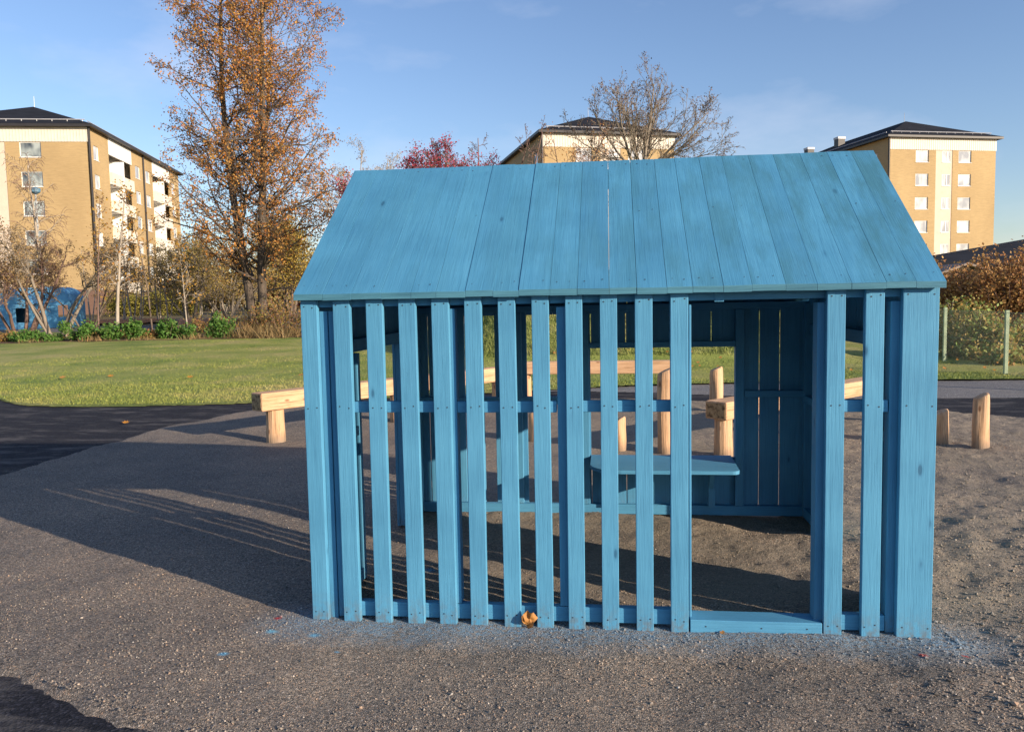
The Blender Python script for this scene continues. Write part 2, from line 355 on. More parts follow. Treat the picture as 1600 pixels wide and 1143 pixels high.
soilM = plain('soil', (.11, .085, .06), .95, .5, .6, bmp=.6)

# ---------------------------------------------------------------- ground sheets
big = np.concatenate([-np.geomspace(900, 30, 18), np.linspace(-28, 28, 57), np.geomspace(30, 900, 18)])
sheet('ground', big, np.concatenate([[-300, -120, -60, -30], np.linspace(-20, 90, 111), np.geomspace(95, 1500, 14)]), lambda x, y: terr(x, y)-.06, None, grassmat('rough_ground', (.06, .065, .03), (.13, .105, .05), (.20, .14, .07)))
LAWN = smooth_poly([(-60, 30), (-22, 14), (-12, 11.3), (-9.35, 9.3), (-7.9, 8.05), (-6, 8.02), (-4.1, 8.36), (-1, 9.35), (2, 10.65), (5, 10.95), (8, 11.1), (25, 11.8), (60, 14), (60, 32), (12, 33), (0, 33), (-14, 33), (-30, 33), (-60, 40)], 3)
sheet('asphalt', np.linspace(-30, 40, 36), np.linspace(-25, 14, 20), lambda x, y: x*0-.030, None, asphM, smooth=False)
PATH = smooth_poly([(3.6, 9.0), (4.5, 8.62), (8, 8.75), (40, 9.5), (40, 13), (8, 11.6), (4, 11.3), (1.5, 10.9), (-.5, 9.9), (1.5, 9.8)], 2)
sheet('path', np.arange(-1, 40, .1), np.arange(8, 13.2, .05), lambda x, y: x*0-.025, lambda x, y: inpoly(x, y, PATH), pathM)
lx = np.concatenate([np.arange(-60, -14, 1.), np.arange(-14, 12, .1), np.arange(12, 60, 1.)]); ly = np.concatenate([np.arange(7.5, 15, .07), np.arange(15, 41, .3)])
sheet('lawn', lx, ly, lambda x, y: terr(x, y)-.018+sst(y, 8.2, 13)*(.04+.03*vnoise(x, y, .9, 5)+.015*vnoise(x, y, 4, 6)), lambda x, y: inpoly(x, y, LAWN), lawnM, .1)
GR = smooth_poly([(9, -3.2), (3, -2.6), (.8, -1.72), (-.1, -1.08), (-.62, -.80), (-1.1, -.60), (-2.2, -.30), (-4.2, .5), (-4.25, 3.25), (-4.2, 5.0), (-4.2, 6.4), (-3.85, 7.75), (-2.4, 8.5), (-.6, 9.0), (1.5, 8.8), (3.8, 8.1), (6.3, 7.1), (7.6, 5), (8.4, 3)], 2)
def gz(x, y):
    rough = .35+.65*sst(x, 1.6, 3.2)+.5*sst(y, .1, .8)*(1-sst(y, 2.2, 3))*sst(x, 0, .4)
    z = .030*vnoise(x, y, 1.1, 21)+rough*(.022*vnoise(x, y, 4.2, 22)+.016*vnoise(x, y, 9, 23)+.012*vnoise(x, y, 19, 24))
    return np.maximum(z-.004, -.020)
def pdist(x, y, P):      # distance inside (+) or outside (-) of a closed outline
    sh = np.shape(x); x = np.ravel(x); y = np.ravel(y); d = np.full(x.shape, 9.)
    for i in range(len(P)):
        a = P[i]; b_ = P[(i+1) % len(P)]; e = b_-a; t = np.clip(((x-a[0])*e[0]+(y-a[1])*e[1])/(e@e+1e-12), 0, 1)
        d = np.minimum(d, np.hypot(x-a[0]-t*e[0], y-a[1]-t*e[1]))
    return np.where(inpoly(x, y, P), d, -d).reshape(sh)
def gzz(x, y):
    d = pdist(x, y, GR)+.10*vnoise(x, y, 2.5, 31)+.05*vnoise(x, y, 9, 32)+.03*vnoise(x, y, 25, 33)
    return gz(x, y)-.045*(1-sst(d, -.03, .09))
sheet('gravel', np.arange(-4.9, 9.2, .028), np.arange(-5, 9.4, .028), gzz, lambda x, y: inpoly(x, y, GR) | (pdist(x, y, GR) > -.14), gravelM)

# loose stones lying on the fine gravel
def scatter_stones():
    n = 72000
    d = np.exp(RNG.uniform(math.log(1.9), math.log(8.5), n)); px_ = RNG.uniform(-60, 1660, n)
    lat = (px_-800)/F*d
    x = CAM[0]+lat*math.cos(YAW)-d*math.sin(YAW); y = CAM[1]+lat*math.sin(YAW)+d*math.cos(YAW)
    cl = vnoise(x, y, 2.2, 41)+.5*vnoise(x, y, 7, 42)
    k = (cl+RNG.uniform(-.35, .35, n)+.35*sst(x, 2.2, 3.2) > -.05) & inpoly(x, y, GR); x, y = x[k], y[k]; n = len(x)
    s = np.exp(RNG.normal(math.log(.0030), .38, n)).clip(.0015, .010)*(1+.9*sst(x, 2.2, 3.2)*(RNG.random(n) < .35))
    base = np.array([(1, 0, 0), (0, 1, 0), (-1, 0, 0), (0, -1, 0), (0, 0, .7), (0, 0, -.7)], float)
    P = base[None]*RNG.uniform(.65, 1.2, (n, 6, 1)); a = RNG.uniform(0, 6.28, n); t = RNG.uniform(-.6, .6, n)
    ca, sa = np.cos(a)[:, None], np.sin(a)[:, None]; ct, st = np.cos(t)[:, None], np.sin(t)[:, None]
    X = P[..., 0]*ca-P[..., 1]*sa; Y = P[..., 0]*sa+P[..., 1]*ca; Z = P[..., 2]
    X, Z = X*ct-Z*st, X*st+Z*ct
    V = np.stack([X, Y, Z], -1)*s[:, None, None]+np.stack([x, y, gz(x, y)+s*.35], -1)[:, None]
    f = np.array([(0, 1, 4), (1, 2, 4), (2, 3, 4), (3, 0, 4), (1, 0, 5), (2, 1, 5), (3, 2, 5), (0, 3, 5)])
    mb = MB(); mb.add(V.reshape(-1, 3), (f[None]+6*np.arange(n)[:, None, None]).reshape(-1, 3))
    tag(mb.build('loose_gravel', stoneM), 'loose small stones strewn over the playground gravel', 'gravel', kind='stuff')
scatter_stones()

def blades(name, n, xr, yr, hh, ww, poly, label, m, dens=None, dcam=None):
    x = RNG.uniform(*xr, n); y = RNG.uniform(1/yr[1], 1/yr[0], n)**-1 if dcam else RNG.uniform(*yr, n)
    k = inpoly(x, y, poly); 
    if dens is not None: k &= dens(x, y)
    x, y = x[k], y[k]; n = len(x); z = terr(x, y)+.01
    a = RNG.uniform(0, 6.28, n); h = hh*RNG.uniform(.4, 1.3, n); lean = RNG.normal(0, .45, (n, 2))*h[:, None]
    wd = ww*RNG.uniform(.6, 1.3, n)
    p0 = np.stack([x-np.cos(a)*wd/2, y-np.sin(a)*wd/2, z], -1); p1 = np.stack([x+np.cos(a)*wd/2, y+np.sin(a)*wd/2, z], -1)
    p2 = np.stack([x+lean[:, 0], y+lean[:, 1], z+h], -1)
    mb = MB(); mb.add(np.stack([p0, p1, p2], 1).reshape(-1, 3), np.arange(3*n).reshape(-1, 3))
    return tag(mb.build(name, m), label, 'grass', kind='stuff')
blades('lawn_grass', 170000, (-15, 9), (8, 32), .032, .013, LAWN, 'short mown grass of the lawn beyond the dark asphalt', bladeM, lambda x, y: (x-CAM[0] > -(y+3.6)*.85), True)
roughM = grassmat('rough_grass_blade', (.15, .21, .045), (.24, .28, .08), (.36, .31, .13), True)
blades('rough_grass', 42000, (-4, 7.5), (12.6, 19.5), .17, .018, LAWN, 'long rough grass on the bank behind the blue hut', roughM, lambda x, y: terr(x, y) > .22)
dryM = grassmat('dry_grass_blade', (.16, .11, .05), (.26, .18, .08), (.34, .25, .12), True)

# ---------------------------------------------------------------- the blue hut
W, D, HE, HR, YR = 2.835, 2.02, 1.525, 2.262, .945
HT = HE+.026       # top of the roof boards at the eave
hut = thing('playhouse', 'large blue plank playhouse with slatted front, open doorway and pitched roof, nearest the camera', 'playhouse')
SL = [(.015, .094), (.170, .250), (.327, .406), (.480, .560), (.634, .715), (.787, .865), (.940, 1.018), (1.093, 1.170), (1.244, 1.320), (1.398, 1.474), (1.552, 1.629), (1.706, 1.784), (2.369, 2.446), (2.527, 2.605), (2.679, 2.826)]
def nails(mb, xs, zs, y=-.0012, r=.0034, m=1):
    for x in xs:
        for z in zs:
            t = np.arange(8)*math.pi/4; zz = z+random.uniform(-.006, .006); xx = x+random.uniform(-.004, .004)
            b = mb.n; mb.add(np.stack([xx+r*np.cos(t), np.full(8, y), zz+r*np.sin(t)], -1), np.array([[0, 1, 2, 3, 4, 5, 6, 7]]), m)
for i, (a, c) in enumerate(SL):
    mb = MB(); e = random.uniform(-.0012, .0012); th = .0325+random.uniform(-.001, .001); sk = random.uniform(-.003, .003)
    z0 = -.008+random.uniform(-.004, .004)
    mb.hexa([(a+sk, e, z0), (c+sk, e, z0), (c+sk, th, z0), (a+sk, th, z0), (a, e, 1.530), (c, e, 1.530), (c, th, 1.530), (a, th, 1.530)])
    nails(mb, (a+.019, c-.019), (1.492, 1.022, .045), y=e-.0012)
    o = mb.build('slat', [blueZ, nailM], hut, bevel=.0028)
    if i == 14: o['label'] = 'broad corner board at right end of the front'
# front frame
Y0 = .0345
MB().box(.175, 1.787, Y0, Y0+.045, .012, .082).build('bottom_rail', blueX, hut, bevel=.003)
MB().box(2.412, 2.64, Y0, Y0+.045, .010, .080).build('bottom_rail', blueX, hut, bevel=.003)
MB().box(.178, .697, Y0, Y0+.034, .993, 1.045).build('middle_rail', blueX, hut, bevel=.003)
MB().box(.738, 1.198, Y0+.001, Y0+.034, .991, 1.043).build('middle_rail', blueX, hut, bevel=.003)
MB().box(1.250, 1.782, Y0, Y0+.034, .993, 1.045).build('middle_rail', blueX, hut, bevel=.003)
MB().box(2.412, 2.638, Y0, Y0+.034, .990, 1.042).build('middle_rail', blueX, hut, bevel=.003)
MB().box(.02, W-.03, Y0, Y0+.07, 1.488, 1.528).build('top_rail', blueX, hut, bevel=.003)
for x0, x1, y0, y1, z1 in [(.134, .174, .038, .10, 1.47), (.699, .736, .035, .10, 1.471), (1.202, 1.246, .035, .10, 1.471), (1.789, 1.80, .035, .10, 1.47), (2.338, 2.408, .035, .115, 1.47), (2.642, 2.690, .035, .10, 1.47)]:
    if z1: MB().box(x0, x1, y0, y1, .084 if z1 == 1.471 else .004, min(z1, 1.486)).build('frame_post', blueZ, hut, bevel=.003)
MB().box(.092, .131, .034, .050, -.004, 1.47).build('corner_filler', blueZ, hut, bevel=.002)
mb = MB().box(1.790, 2.364, -.002, .115, -.008, .052); nails(mb, (1.86, 2.10, 2.30), (.026,), y=-.0035)
mb.build('door_sill', [blueX, nailM], hut, bevel=.003)

def boards(mb, edges, gaps, fn, thick, th_off=0):
    pass
# side walls: panels of vertical boards outside, frame inside; gable boards above
def zroof(y):  # underside of the roof at y
    s = (HR-HT)/(YR+.032)
    return (HR-.040)-abs(y-YR)*s
for side, X0, sgn, secs in (('left', .0, 1, [(.031, .60), (1.60, 2.02)]), ('right', W, -1, [(.031, .52), (1.46, 2.02)])):
    hz = 1.24
    mb = MB()
    xa, xb = sorted((X0+sgn*.003, X0+sgn*.022))
    if side == 'right': xa, xb = W-.026, W-.008
    ys = [.031, .17, .31, .45, .52, .60, .70, .80, .95, 1.10, 1.25, 1.40, 1.46, 1.60, 1.74, 1.88, 2.018]
    for y0, y1 in zip(ys[:-1], ys[1:]):
        inside = any(y0 >= s0-.001 and y1 <= s1+.001 for s0, s1 in secs)
        zb = 0 if inside else hz
        g = .0012
        mb.hexa([(xa, y0+g, zb), (xb, y0+g, zb), (xb, y1-g, zb), (xa, y1-g, zb), (xa, y0+g, zroof(y0)), (xb, y0+g, zroof(y0)), (xb, y1-g, zroof(y1)), (xa, y1-g, zroof(y1))] if not (y0 < YR < y1) else
                [(xa, y0+g, zb), (xb, y0+g, zb), (xb, y1-g, zb), (xa, y1-g, zb), (xa, y0+g, zroof(y0)), (xb, y0+g, zroof(y0)), (xb, y1-g, zroof(y1)), (xa, y1-g, zroof(y1))])
    mb.build('side_wall', blueZ, hut, bevel=.0015)
    xi = X0+sgn*.024 if side == 'left' else W-.028
    def bx(y0, y1, z0, z1, d=.076, nm='wall_post', mt=blueZ):
        a, b_ = sorted((xi, xi+sgn*d)); MB().box(a, b_, y0, y1, z0, z1).build(nm, mt, hut, bevel=.003)
    (f0, f1), (r0, r1) = secs
    bx(f1-.045, f1, .004, hz); bx(r0, r0+.045, .004, hz); bx(r1-.075, r1-.03, .004, 1.45)
    bx(.10 if side == 'left' else .105, r1-.08, hz+.002, hz+.072, d=.05, nm='door_header', mt=blueY)
    bx(.103, f1-.047, .006, .072, nm='side_rail', mt=blueY); bx(r0+.047, r1-.077, .006, .072, nm='side_rail', mt=blueY)
    bx(.103, f1-.047, .80, .85, nm='side_rail', mt=blueY); bx(r0+.047, r1-.077, .79, .835, nm='side_rail', mt=blueY)
# back wall
mb = MB()
bs = [(.003, .146), (.153, .300), (.302, .412), (.476, .548), (.630, .705), (.785, .857), (.940, 1.015), (1.094, 1.165)]
for i, (a, c) in enumerate(bs): mb.box(a, c, D+.001, D+.022, -.004, 1.47)
mb.build('back_slats', blueZ, hut, bevel=.002)
mb = MB()
ed = [1.236, 1.307, 1.430, 1.550, 1.700, 1.845, 1.990, 2.130, 2.285, 2.450, 2.585, 2.715, 2.80]
gp_ = {1.307: .007, 1.550: .006, 1.990: .006, 2.130: .006, 2.450: .006, 2.585: .006}
for a, c in zip(ed[:-1], ed[1:]):
    ga = gp_.get(a, .001)/2; gc = gp_.get(c, .001)/2
    win = a >= 1.30 and c <= 2.29
    if win:
        mb.box(a+ga, c-gc, D+.001, D+.020, .0, .40); mb.box(a+ga, c-gc, D+.001, D+.020, 1.165, 1.47)
    else: mb.box(a+ga, c-gc, D+.001, D+.020, .0, 1.47)
mb.build('back_wall', blueZ, hut, bevel=.0015)
yb0, yb1 = D-.046, D-.001
MB().box(.07, W-.075, yb0, yb1, .003, .070).build('back_rail', blueX, hut, bevel=.003)
MB().box(.07, 1.238, yb0, yb1, .775, .830).build('back_rail', blueX, hut, bevel=.003)
MB().box(2.345, W-.077, yb0, yb1, .820, .865).build('back_rail', blueX, hut, bevel=.003)
MB().box(.05, W-.05, yb0-.002, yb1, 1.42, 1.465).build('back_rail', blueX, hut, bevel=.003)
MB().box(1.297, 2.283, yb0, yb1, 1.166, 1.205).build('window_head', blueX, hut, bevel=.003)
MB().box(1.297, 2.283, yb0, yb1, .345, .388).build('window_sill', blueX, hut, bevel=.003)
for a, c in ((1.242, 1.295), (2.285, 2.342), (.785, .826)):
    MB().box(a, c, yb0-.003, yb1, .072, 1.418).build('wall_post', blueZ, hut, bevel=.003)
# bench under the window with rounded front corner
pts = [(1.302, 2.016), (1.302, 1.70)]
for k in range(9):
    t = math.pi+k*math.pi/16; pts.append((1.302+.20+.20*math.cos(t), 1.69+.20*math.sin(t)))
pts += [(2.195, 1.49)]
for k in range(5):
    t = -math.pi/2+k*math.pi/8; pts.append((2.20+.045*math.cos(t), 1.535+.045*math.sin(t)))
pts += [(2.262, 2.016)]
bench = MB().prism(pts, .390, .414, axis='z').build('bench', blueX, hut, bevel=.003)
for x in (1.42, 2.10):
    MB().box(x, x+.045, 1.925, 1.973, .073, .388).build('bench_bracket', blueZ, bench, bevel=.002)
    MB().prism([(1.80, .386), (1.85, .386), (1.924, .27), (1.924, .20)], x+.002, x+.033, axis='x').build('bench_bracket', blueY, bench, bevel=.002)
    MB().box(x+.04, x+.06, 1.86, 1.9, .366, .389).build('angle_iron', plain('galvanised', (.45, .47, .5), .4, metal=.8), bench)
# roof of boards running from eave to ridge, with small differences between boards
mb = MB(); xs = [-.004]; 
seam = [.135, .27, .41, .55, .665, .80, .925, 1.04, 1.18, 1.30, 1.44, 1.56, 1.69, 1.80, 1.93, 2.05, 2.19, 2.32, 2.46, 2.60, 2.72]
xs += seam+[W+.004]
sl = (HR-HT)/(YR+.032)
for a, c in zip(xs[:-1], xs[1:]):
    t = .027+random.uniform(0, .002); dz = random.uniform(-.001, .0018); ex = random.uniform(-.0012, .0012); g = random.choice((.0002, .0004, .0009)); tl = random.uniform(-.0016, .0016)
    y0 = -.034+ex; z0 = HT+(y0+.032)*sl+dz
    nrm = np.array([0, -sl, 1])/math.sqrt(1+sl*sl)
    def P(x, y, z, k): return (x, y-k*nrm[1]*-1, z-k*nrm[2]) if False else (x, y-k*nrm[1], z-k*nrm[2])
    zR = HR+dz; yR = YR
    mb.hexa([(a+g, y0, z0-t), (c-g, y0, z0-t+tl), (c-g, yR, zR-t*1.25+tl), (a+g, yR, zR-t*1.25), (a+g, y0, z0), (c-g, y0, z0+tl), (c-g, yR, zR+tl), (a+g, yR, zR)])
    mb.m[-1][2] = 2
    # rear slope
    y1 = 2*YR+.20; z1 = HR-(y1-YR)*sl
    mb.hexa([(a+g, yR+.0015, zR-t*1.25-.001), (c-g, yR+.0015, zR-t*1.25-.001), (c-g, y1, z1-t), (a+g, y1, z1-t), (a+g, yR+.0015, zR-.001), (c-g, yR+.0015, zR-.001), (c-g, y1, z1), (a+g, y1, z1)])
    # screws near eave, mid and ridge
    for fx in (.25, .75):
        for yy in (.012, .50, .90):
            if random.random() < (.6 if yy != .5 else .15):
                x = a+(c-a)*fx+random.uniform(-.008, .008); y_ = yy+random.uniform(-.008, .008); z_ = HT+(y_+.032)*sl+dz+.0022+max(tl, 0)
                tt = np.arange(8)*math.pi/4; r = random.choice((.002, .0026, .0032))
                mb.add(np.stack([x+r*np.cos(tt), y_+r*np.sin(tt), z_+r*np.sin(tt)*sl], -1), np.array([[0, 1, 2, 3, 4, 5, 6, 7]]), 1)
mb.build('roof', [blueR, nailM, rawfas], hut, bevel=.0008)
for x in (.035, .95, 1.90, W-.075):    # rafters
    for s in (1, -1):
        ya, yb = (.03, YR-.022) if s == 1 else (YR+.022, 1.98)
        MB().hexa([(x, ya, zroof(ya)-.075), (x+.04, ya, zroof(ya)-.075), (x+.04, yb, zroof(yb)-.075), (x, yb, zroof(yb)-.075), (x, ya, zroof(ya)-.004), (x+.04, ya, zroof(ya)-.004), (x+.04, yb, zroof(yb)-.004), (x, yb, zroof(yb)-.004)]).build('rafter', blueY, hut)
MB().box(.03, W-.03, YR-.02, YR+.02, HR-.15, HR-.05).build('ridge_beam', blueX, hut)

# ---------------------------------------------------------------- leaves on the ground
leafY = leafmat('leaf_yellow', [(.62, .36, .05), (.50, .20, .03), (.66, .45, .10)], .3)
def fleaf(x, y, z, s, label, m=leafY, tilt=.3, rz=None, group='fallen leaves'):
    out = [(0, -.5), (.10, -.18), (.38, -.32), (.30, -.04), (.50, .16), (.24, .20), (.16, .48), (0, .38), (-.16, .5), (-.24, .2), (-.5, .14), (-.3, -.05), (-.36, -.34), (-.1, -.18)]
    rz = random.uniform(0, 6.28) if rz is None else rz; V = []
    for a, b_ in out+[(0, 0)]:
        r = math.hypot(a, b_); zz = .35*r*r+.12*a
        X = (a*math.cos(rz)-b_*math.sin(rz))*s; Y = (a*math.sin(rz)+b_*math.cos(rz))*s
        V.append((X, Y*math.cos(tilt)-zz*s*math.sin(tilt), Y*math.sin(tilt)+zz*s*math.cos(tilt)))
    V = np.array(V); V[:, 2] -= V[:, 2].min()-.002; n = len(out)
    mb = MB(); mb.add(V, [(i, (i+1) % n, n) for i in range(n)])
    o = mb.build('fallen_leaf', m, origin=(0, 0, 0)); o.location = (x, y, z); tag(o, label, 'leaf', group); return o
leafB = leafmat('leaf_tan', [(.50, .24, .07), (.42, .20, .06)], .25)
def crumpled():
    n = 14; mb = MB()
    for lay in range(2):
        V = []
        for i in range(5):
            for j in range(n):
                a = j*2*math.pi/n; r = (i/4)*(.034+.007*math.sin(3*a+lay)+.006*math.sin(7*a+lay*2))
                V.append((r*math.cos(a)*.85+.004*lay, -.006*lay+.012*math.sin(5*r/.034+a*2+lay)*(i/4)+.010*math.cos(3*a)*(i/4), r*math.sin(a)*1.15+.030+.006*lay*math.sin(lay)))
        f = [(i*n+j, i*n+(j+1) % n, (i+1)*n+(j+1) % n, (i+1)*n+j) for i in range(4) for j in range(n)]; mb.add(V, f)
    o = mb.build('fallen_leaf', leafB, smooth=True); o.location = (1.058, -.012, .004)
    tag(o, 'large curled tan leaf leaning on the hut front between two slats', 'leaf', 'fallen leaves')
crumpled()
fleaf(-4.96, 6.30, -.014, .10, 'yellow leaf lying alone on the dark asphalt')
fleaf(-2.72, 1.26, .005, .09, 'pale yellow leaf on the gravel at left edge')
fleaf(1.93, -.02, .0, .03, 'tiny reddish leaf fragment on gravel before the door sill', leafB)
for (px_, py_, lb) in [(470, 582, 'orange leaf on the lawn just left of the hut'), (297, 585, 'pale leaf in the middle of the lawn'), (173, 584, 'yellow leaf on the left of the lawn'), (98, 586, 'small tan leaf at far left of the lawn')]:
    d = ray(px_, py_-0.); P = CAM+d*((.12-1.5)/d[2]); fleaf(P[0], P[1], float(terr(P[0], P[1]))+.05, .14, lb, leafB if 'tan' in lb or 'orange' in lb else leafY)
for i in range(60):
    x = random.uniform(3.0, 10.5) if i % 3 else random.uniform(0, 4); y = random.uniform(11.4, 12.9) if i % 3 == 1 else random.uniform(12.8, 15)
    fleaf(x, y, float(terr(x, y))+.06+.06*(i % 3 == 2), random.uniform(.05, .09), 'orange and yellow leaf scattered on the grass strip behind the hut', random.choice([leafY, leafB]), .6)

# ---------------------------------------------------------------- timber balance beams and stumps
def beam(name, p0, p1, zt, h, w_, posts, label, endlab=None):
    p0 = np.array(p0, float); p1 = np.array(p1, float); d = p1-p0; L = np.linalg.norm(d); a = math.atan2(d[1], d[0])
    t = thing(name, label, 'balance beam', (p0[0], p0[1], 0), 'timber balance beams'); t.rotation_euler = (0, 0, a)
    mb = MB(); mb.box(0, L, -w_/2, w_/2, zt-h, zt)
    mb.build('beam', timberX, t, bevel=.014)
    for s, x in ((-1, -.0025), (1, L+.0025)):
        MB().prism([(-w_/2+.017, zt-h+.017), (w_/2-.017, zt-h+.017), (w_/2-.017, zt-.017), (-w_/2+.017, zt-.017)], min(x, x-s*.01), max(x, x-s*.01), axis='x').build('end_grain', endM, t)
    for q, r in posts:
        k = 14; pts = [(q+random.uniform(-.004, .004), random.uniform(-.004, .004), z) for z in (-.1, .05, (zt-h)*.5, zt-h-.001)]
        MB().tube(pts, [r*1.08, r*1.06, r*1.0, r*.97], k).build('post', timberZ, t, smooth=False, bevel=.004)
    return t
def V2(px_, py_, d): q = cf(px_, py_, d); return (q[0], q[1])
g = lambda px_, py_: tuple((CAM+ray(px_, py_)*((0-1.5)/ray(px_, py_)[2]))[:2])
A = np.array(g(425, 689)); B_ = np.array([.05, 8.25])
u_ = (B_-A)/np.linalg.norm(B_-A)
beam('balance_beam', A-u_*.17, B_, .555, .20, .21, [(.22, .10), (2.0, .10), (3.9, .10)], 'long squared timber beam on posts starting left of the hut')
beam('balance_beam', (-.15, 8.30), (2.35, 8.28), .60, .185, .20, [(.35, .07), (2.1, .09)], 'squared timber beam seen through the slats in front of the grass')
E0 = np.array(g(1128, 712)); E1 = np.array([4.92, 6.7])
u_ = (E1-E0)/np.linalg.norm(E1-E0)
beam('balance_beam', E0-u_*.10, E1, .53, .17, .24, [(.12, .085), (1.8, .085), (3.3, .085)], 'squared timber beam with its end in the rear window')
def stump(x, y, h, r, label, lean=(0, 0)):
    t = []; n = 12; k = 7
    th = np.arange(n)*2*math.pi/n; ph = random.uniform(0, 6); V = []
    for i in range(k):
        z = -.05+(h+.05)*i/(k-1); rr = r*(1.05-.1*i/(k-1))*(1+.09*np.sin(3*th+ph+i*.5)+.06*np.sin(5*th+ph*2-i*.3)+.03*vnoise(th*2+x, th*0+i, 1, 9))
        V.append(np.stack([rr*np.cos(th)+lean[0]*z+.004*math.sin(i*1.1+ph), rr*np.sin(th)+lean[1]*z, np.full(n, z)+(.03*np.cos(th) if i == k-1 else 0)], -1))
    V.append(V[-1]*[.8, .8, 1]+[0, 0, .012]); k += 1
    f = [(i*n+j, i*n+(j+1) % n, (i+1)*n+(j+1) % n, (i+1)*n+j) for i in range(k-1) for j in range(n)]
    mb = MB(); mb.add(np.concatenate(V), f); mb.f.append(np.array([[(k-1)*n+j for j in range(n)]])); mb.m.append(np.array([0]))
    o = mb.build('stepping_post', timberZ, smooth=False); o.location = (x, y, 0); tag(o, label, 'wooden post', 'peeled log stepping posts')
    sb = o.modifiers.new('s', 'SUBSURF'); sb.levels = sb.render_levels = 1
    return o
a_ = g(1040, 707); stump(a_[0], a_[1], .80, .085, 'tall peeled log post seen through the rear window behind the bench')
a_ = g(968, 703); stump(a_[0], a_[1], .31, .07, 'short peeled log post left of the tall one in the rear window')
a_ = g(1531, 698); stump(a_[0], a_[1], .50, .078, 'knee high peeled log post standing alone right of the hut')
a_ = g(1468, 691); stump(a_[0], a_[1], .31, .085, 'low peeled log post half hidden by the right corner of the hut')
a_ = g(1119, 642); stump(a_[0], a_[1], .56, .092, 'peeled log post behind the beam end in the rear window')
a_ = g(836, 690); stump(a_[0], a_[1], .33, .07, 'low peeled log post seen between the rear slats')

# ---------------------------------------------------------------- vegetation
def leaves_at(mb, P, size, n, spread, m=0, flat=0):
    P = np.asarray(P); P = np.repeat(P, n, 0); k = len(P)
    P = P+RNG.normal(0, spread, (k, 3)); s = size*RNG.uniform(.6, 1.3, (k, 1))
    a = RNG.normal(0, 1, (k, 3)); a /= np.linalg.norm(a, axis=1)[:, None]; b_ = np.cross(a, RNG.normal(0, 1, (k, 3))); b_ /= np.linalg.norm(b_, axis=1)[:, None]
    V = np.stack([P-a*s*.55, P+b_*s*.36, P+a*s*.55, P-b_*s*.36], 1).reshape(-1, 3)
    mb.add(V, np.arange(4*k).reshape(-1, 4), m)
def norm(v): return v/(np.linalg.norm(v)+1e-9)
def grow(p, d, L, r, lvl, par, T, tips, rnd):
    nseg = par['seg'][lvl]; pts = [p]; rad = [r]; q = p.copy(); dd = d.copy(); last = lvl == len(par['seg'])-1
    for i in range(nseg):
        dd = norm(dd+np.array([rnd.gauss(0, 1), rnd.gauss(0, 1), rnd.gauss(0, 1)])*par['wob'][lvl]+np.array([0, 0, par['up'][lvl]]))
        q = q+dd*L/nseg; pts.append(q.copy()); rad.append(max(r*(1-(i+1)/nseg*par['tap'][lvl]), par['rmin']))
    T[min(lvl, 3)].tube(pts, rad, par['sides'][lvl], cap=False)
    pts = np.array(pts)
    if last: tips.extend(list(pts[1:])); return
    if lvl == len(par['seg'])-2: tips.append(pts[-1])
    n = par['n'][lvl]; t0 = par['t0'][lvl]
    for k in range(n):
        t = t0+(1-t0)*(k+rnd.random())/n; f = t*nseg; i = min(int(f), nseg-1); bp = pts[i]+(pts[i+1]-pts[i])*(f-i)
        axis = norm(pts[i+1]-pts[i]); az = rnd.uniform(0, 6.283)
        s1 = norm(np.cross(axis, [.3, .2, 1] if abs(axis[2]) < .95 else [1, 0, 0])); s2 = np.cross(axis, s1)
        ang = math.radians(par['ang'][lvl]+rnd.gauss(0, 9)); nd = norm(axis*math.cos(ang)+(s1*math.cos(az)+s2*math.sin(az))*math.sin(ang))
        lf = par['len'][lvl]*(par['prof'](t) if lvl == 0 else 1-.55*t)*rnd.uniform(.7, 1.2)
        rr = rad[i]*par['rf'][lvl]
        grow(bp, nd, L*lf if lvl else par['L1']*par['prof'](t)*rnd.uniform(.7, 1.15), max(rr, par['rmin']), lvl+1, par, T, tips, rnd)
def tree(name, label, cat, base, leaders, par, bk, leafm, lsize, lper, lspread, seed, group=None, leaf_frac=1., zmin=None, twig=None, stem=None):
    rnd = random.Random(seed); T = [MB() for _ in range(4)]; tips = []
    base = np.array(base, float)
    if stem: T[0].tube([base, base+[.05, 0, stem[0]*.5], base+[0, .02, stem[0]+.3]], [stem[1], stem[1]*.85, stem[1]*.7], 8)
    for (off, dr, L, r) in leaders: grow(base+np.array(off), norm(np.array(dr, float)), L, r, 0, par, T, tips, rnd)
    root = thing(name, label, cat, tuple(base), group)
    tr = MB(); cr = MB()
    for k in range(4):
        tgt = tr if k < 2 else cr
        if T[k].v:
            V = np.concatenate(T[k].v); 
            for f in T[k].f: pass
            off = tgt.n
            tgt.v.append(V); tgt.n += len(V)
            for f in T[k].f: tgt.f.append(f+off); tgt.m.append(np.zeros(len(f), int))
    tips = np.array(tips)
    if leaf_frac < 1: tips = tips[RNG.random(len(tips)) < leaf_frac]
    if zmin is not None: tips = tips[tips[:, 2] > zmin]
    if leafm and len(tips): leaves_at(cr, tips, lsize, lper, lspread, 1)
    keep(tr.build('trunk', bk, origin=tuple(base), smooth=True), root)
    keep(cr.build('crown', [twig or bk]+([leafm] if leafm else []), origin=tuple(base)), root)
    return root, tips
def P0(px_, d, dz=0): 
    q = cf(px_, 480, d); return (q[0], q[1], float(terr(q[0], q[1]))-.1+dz)

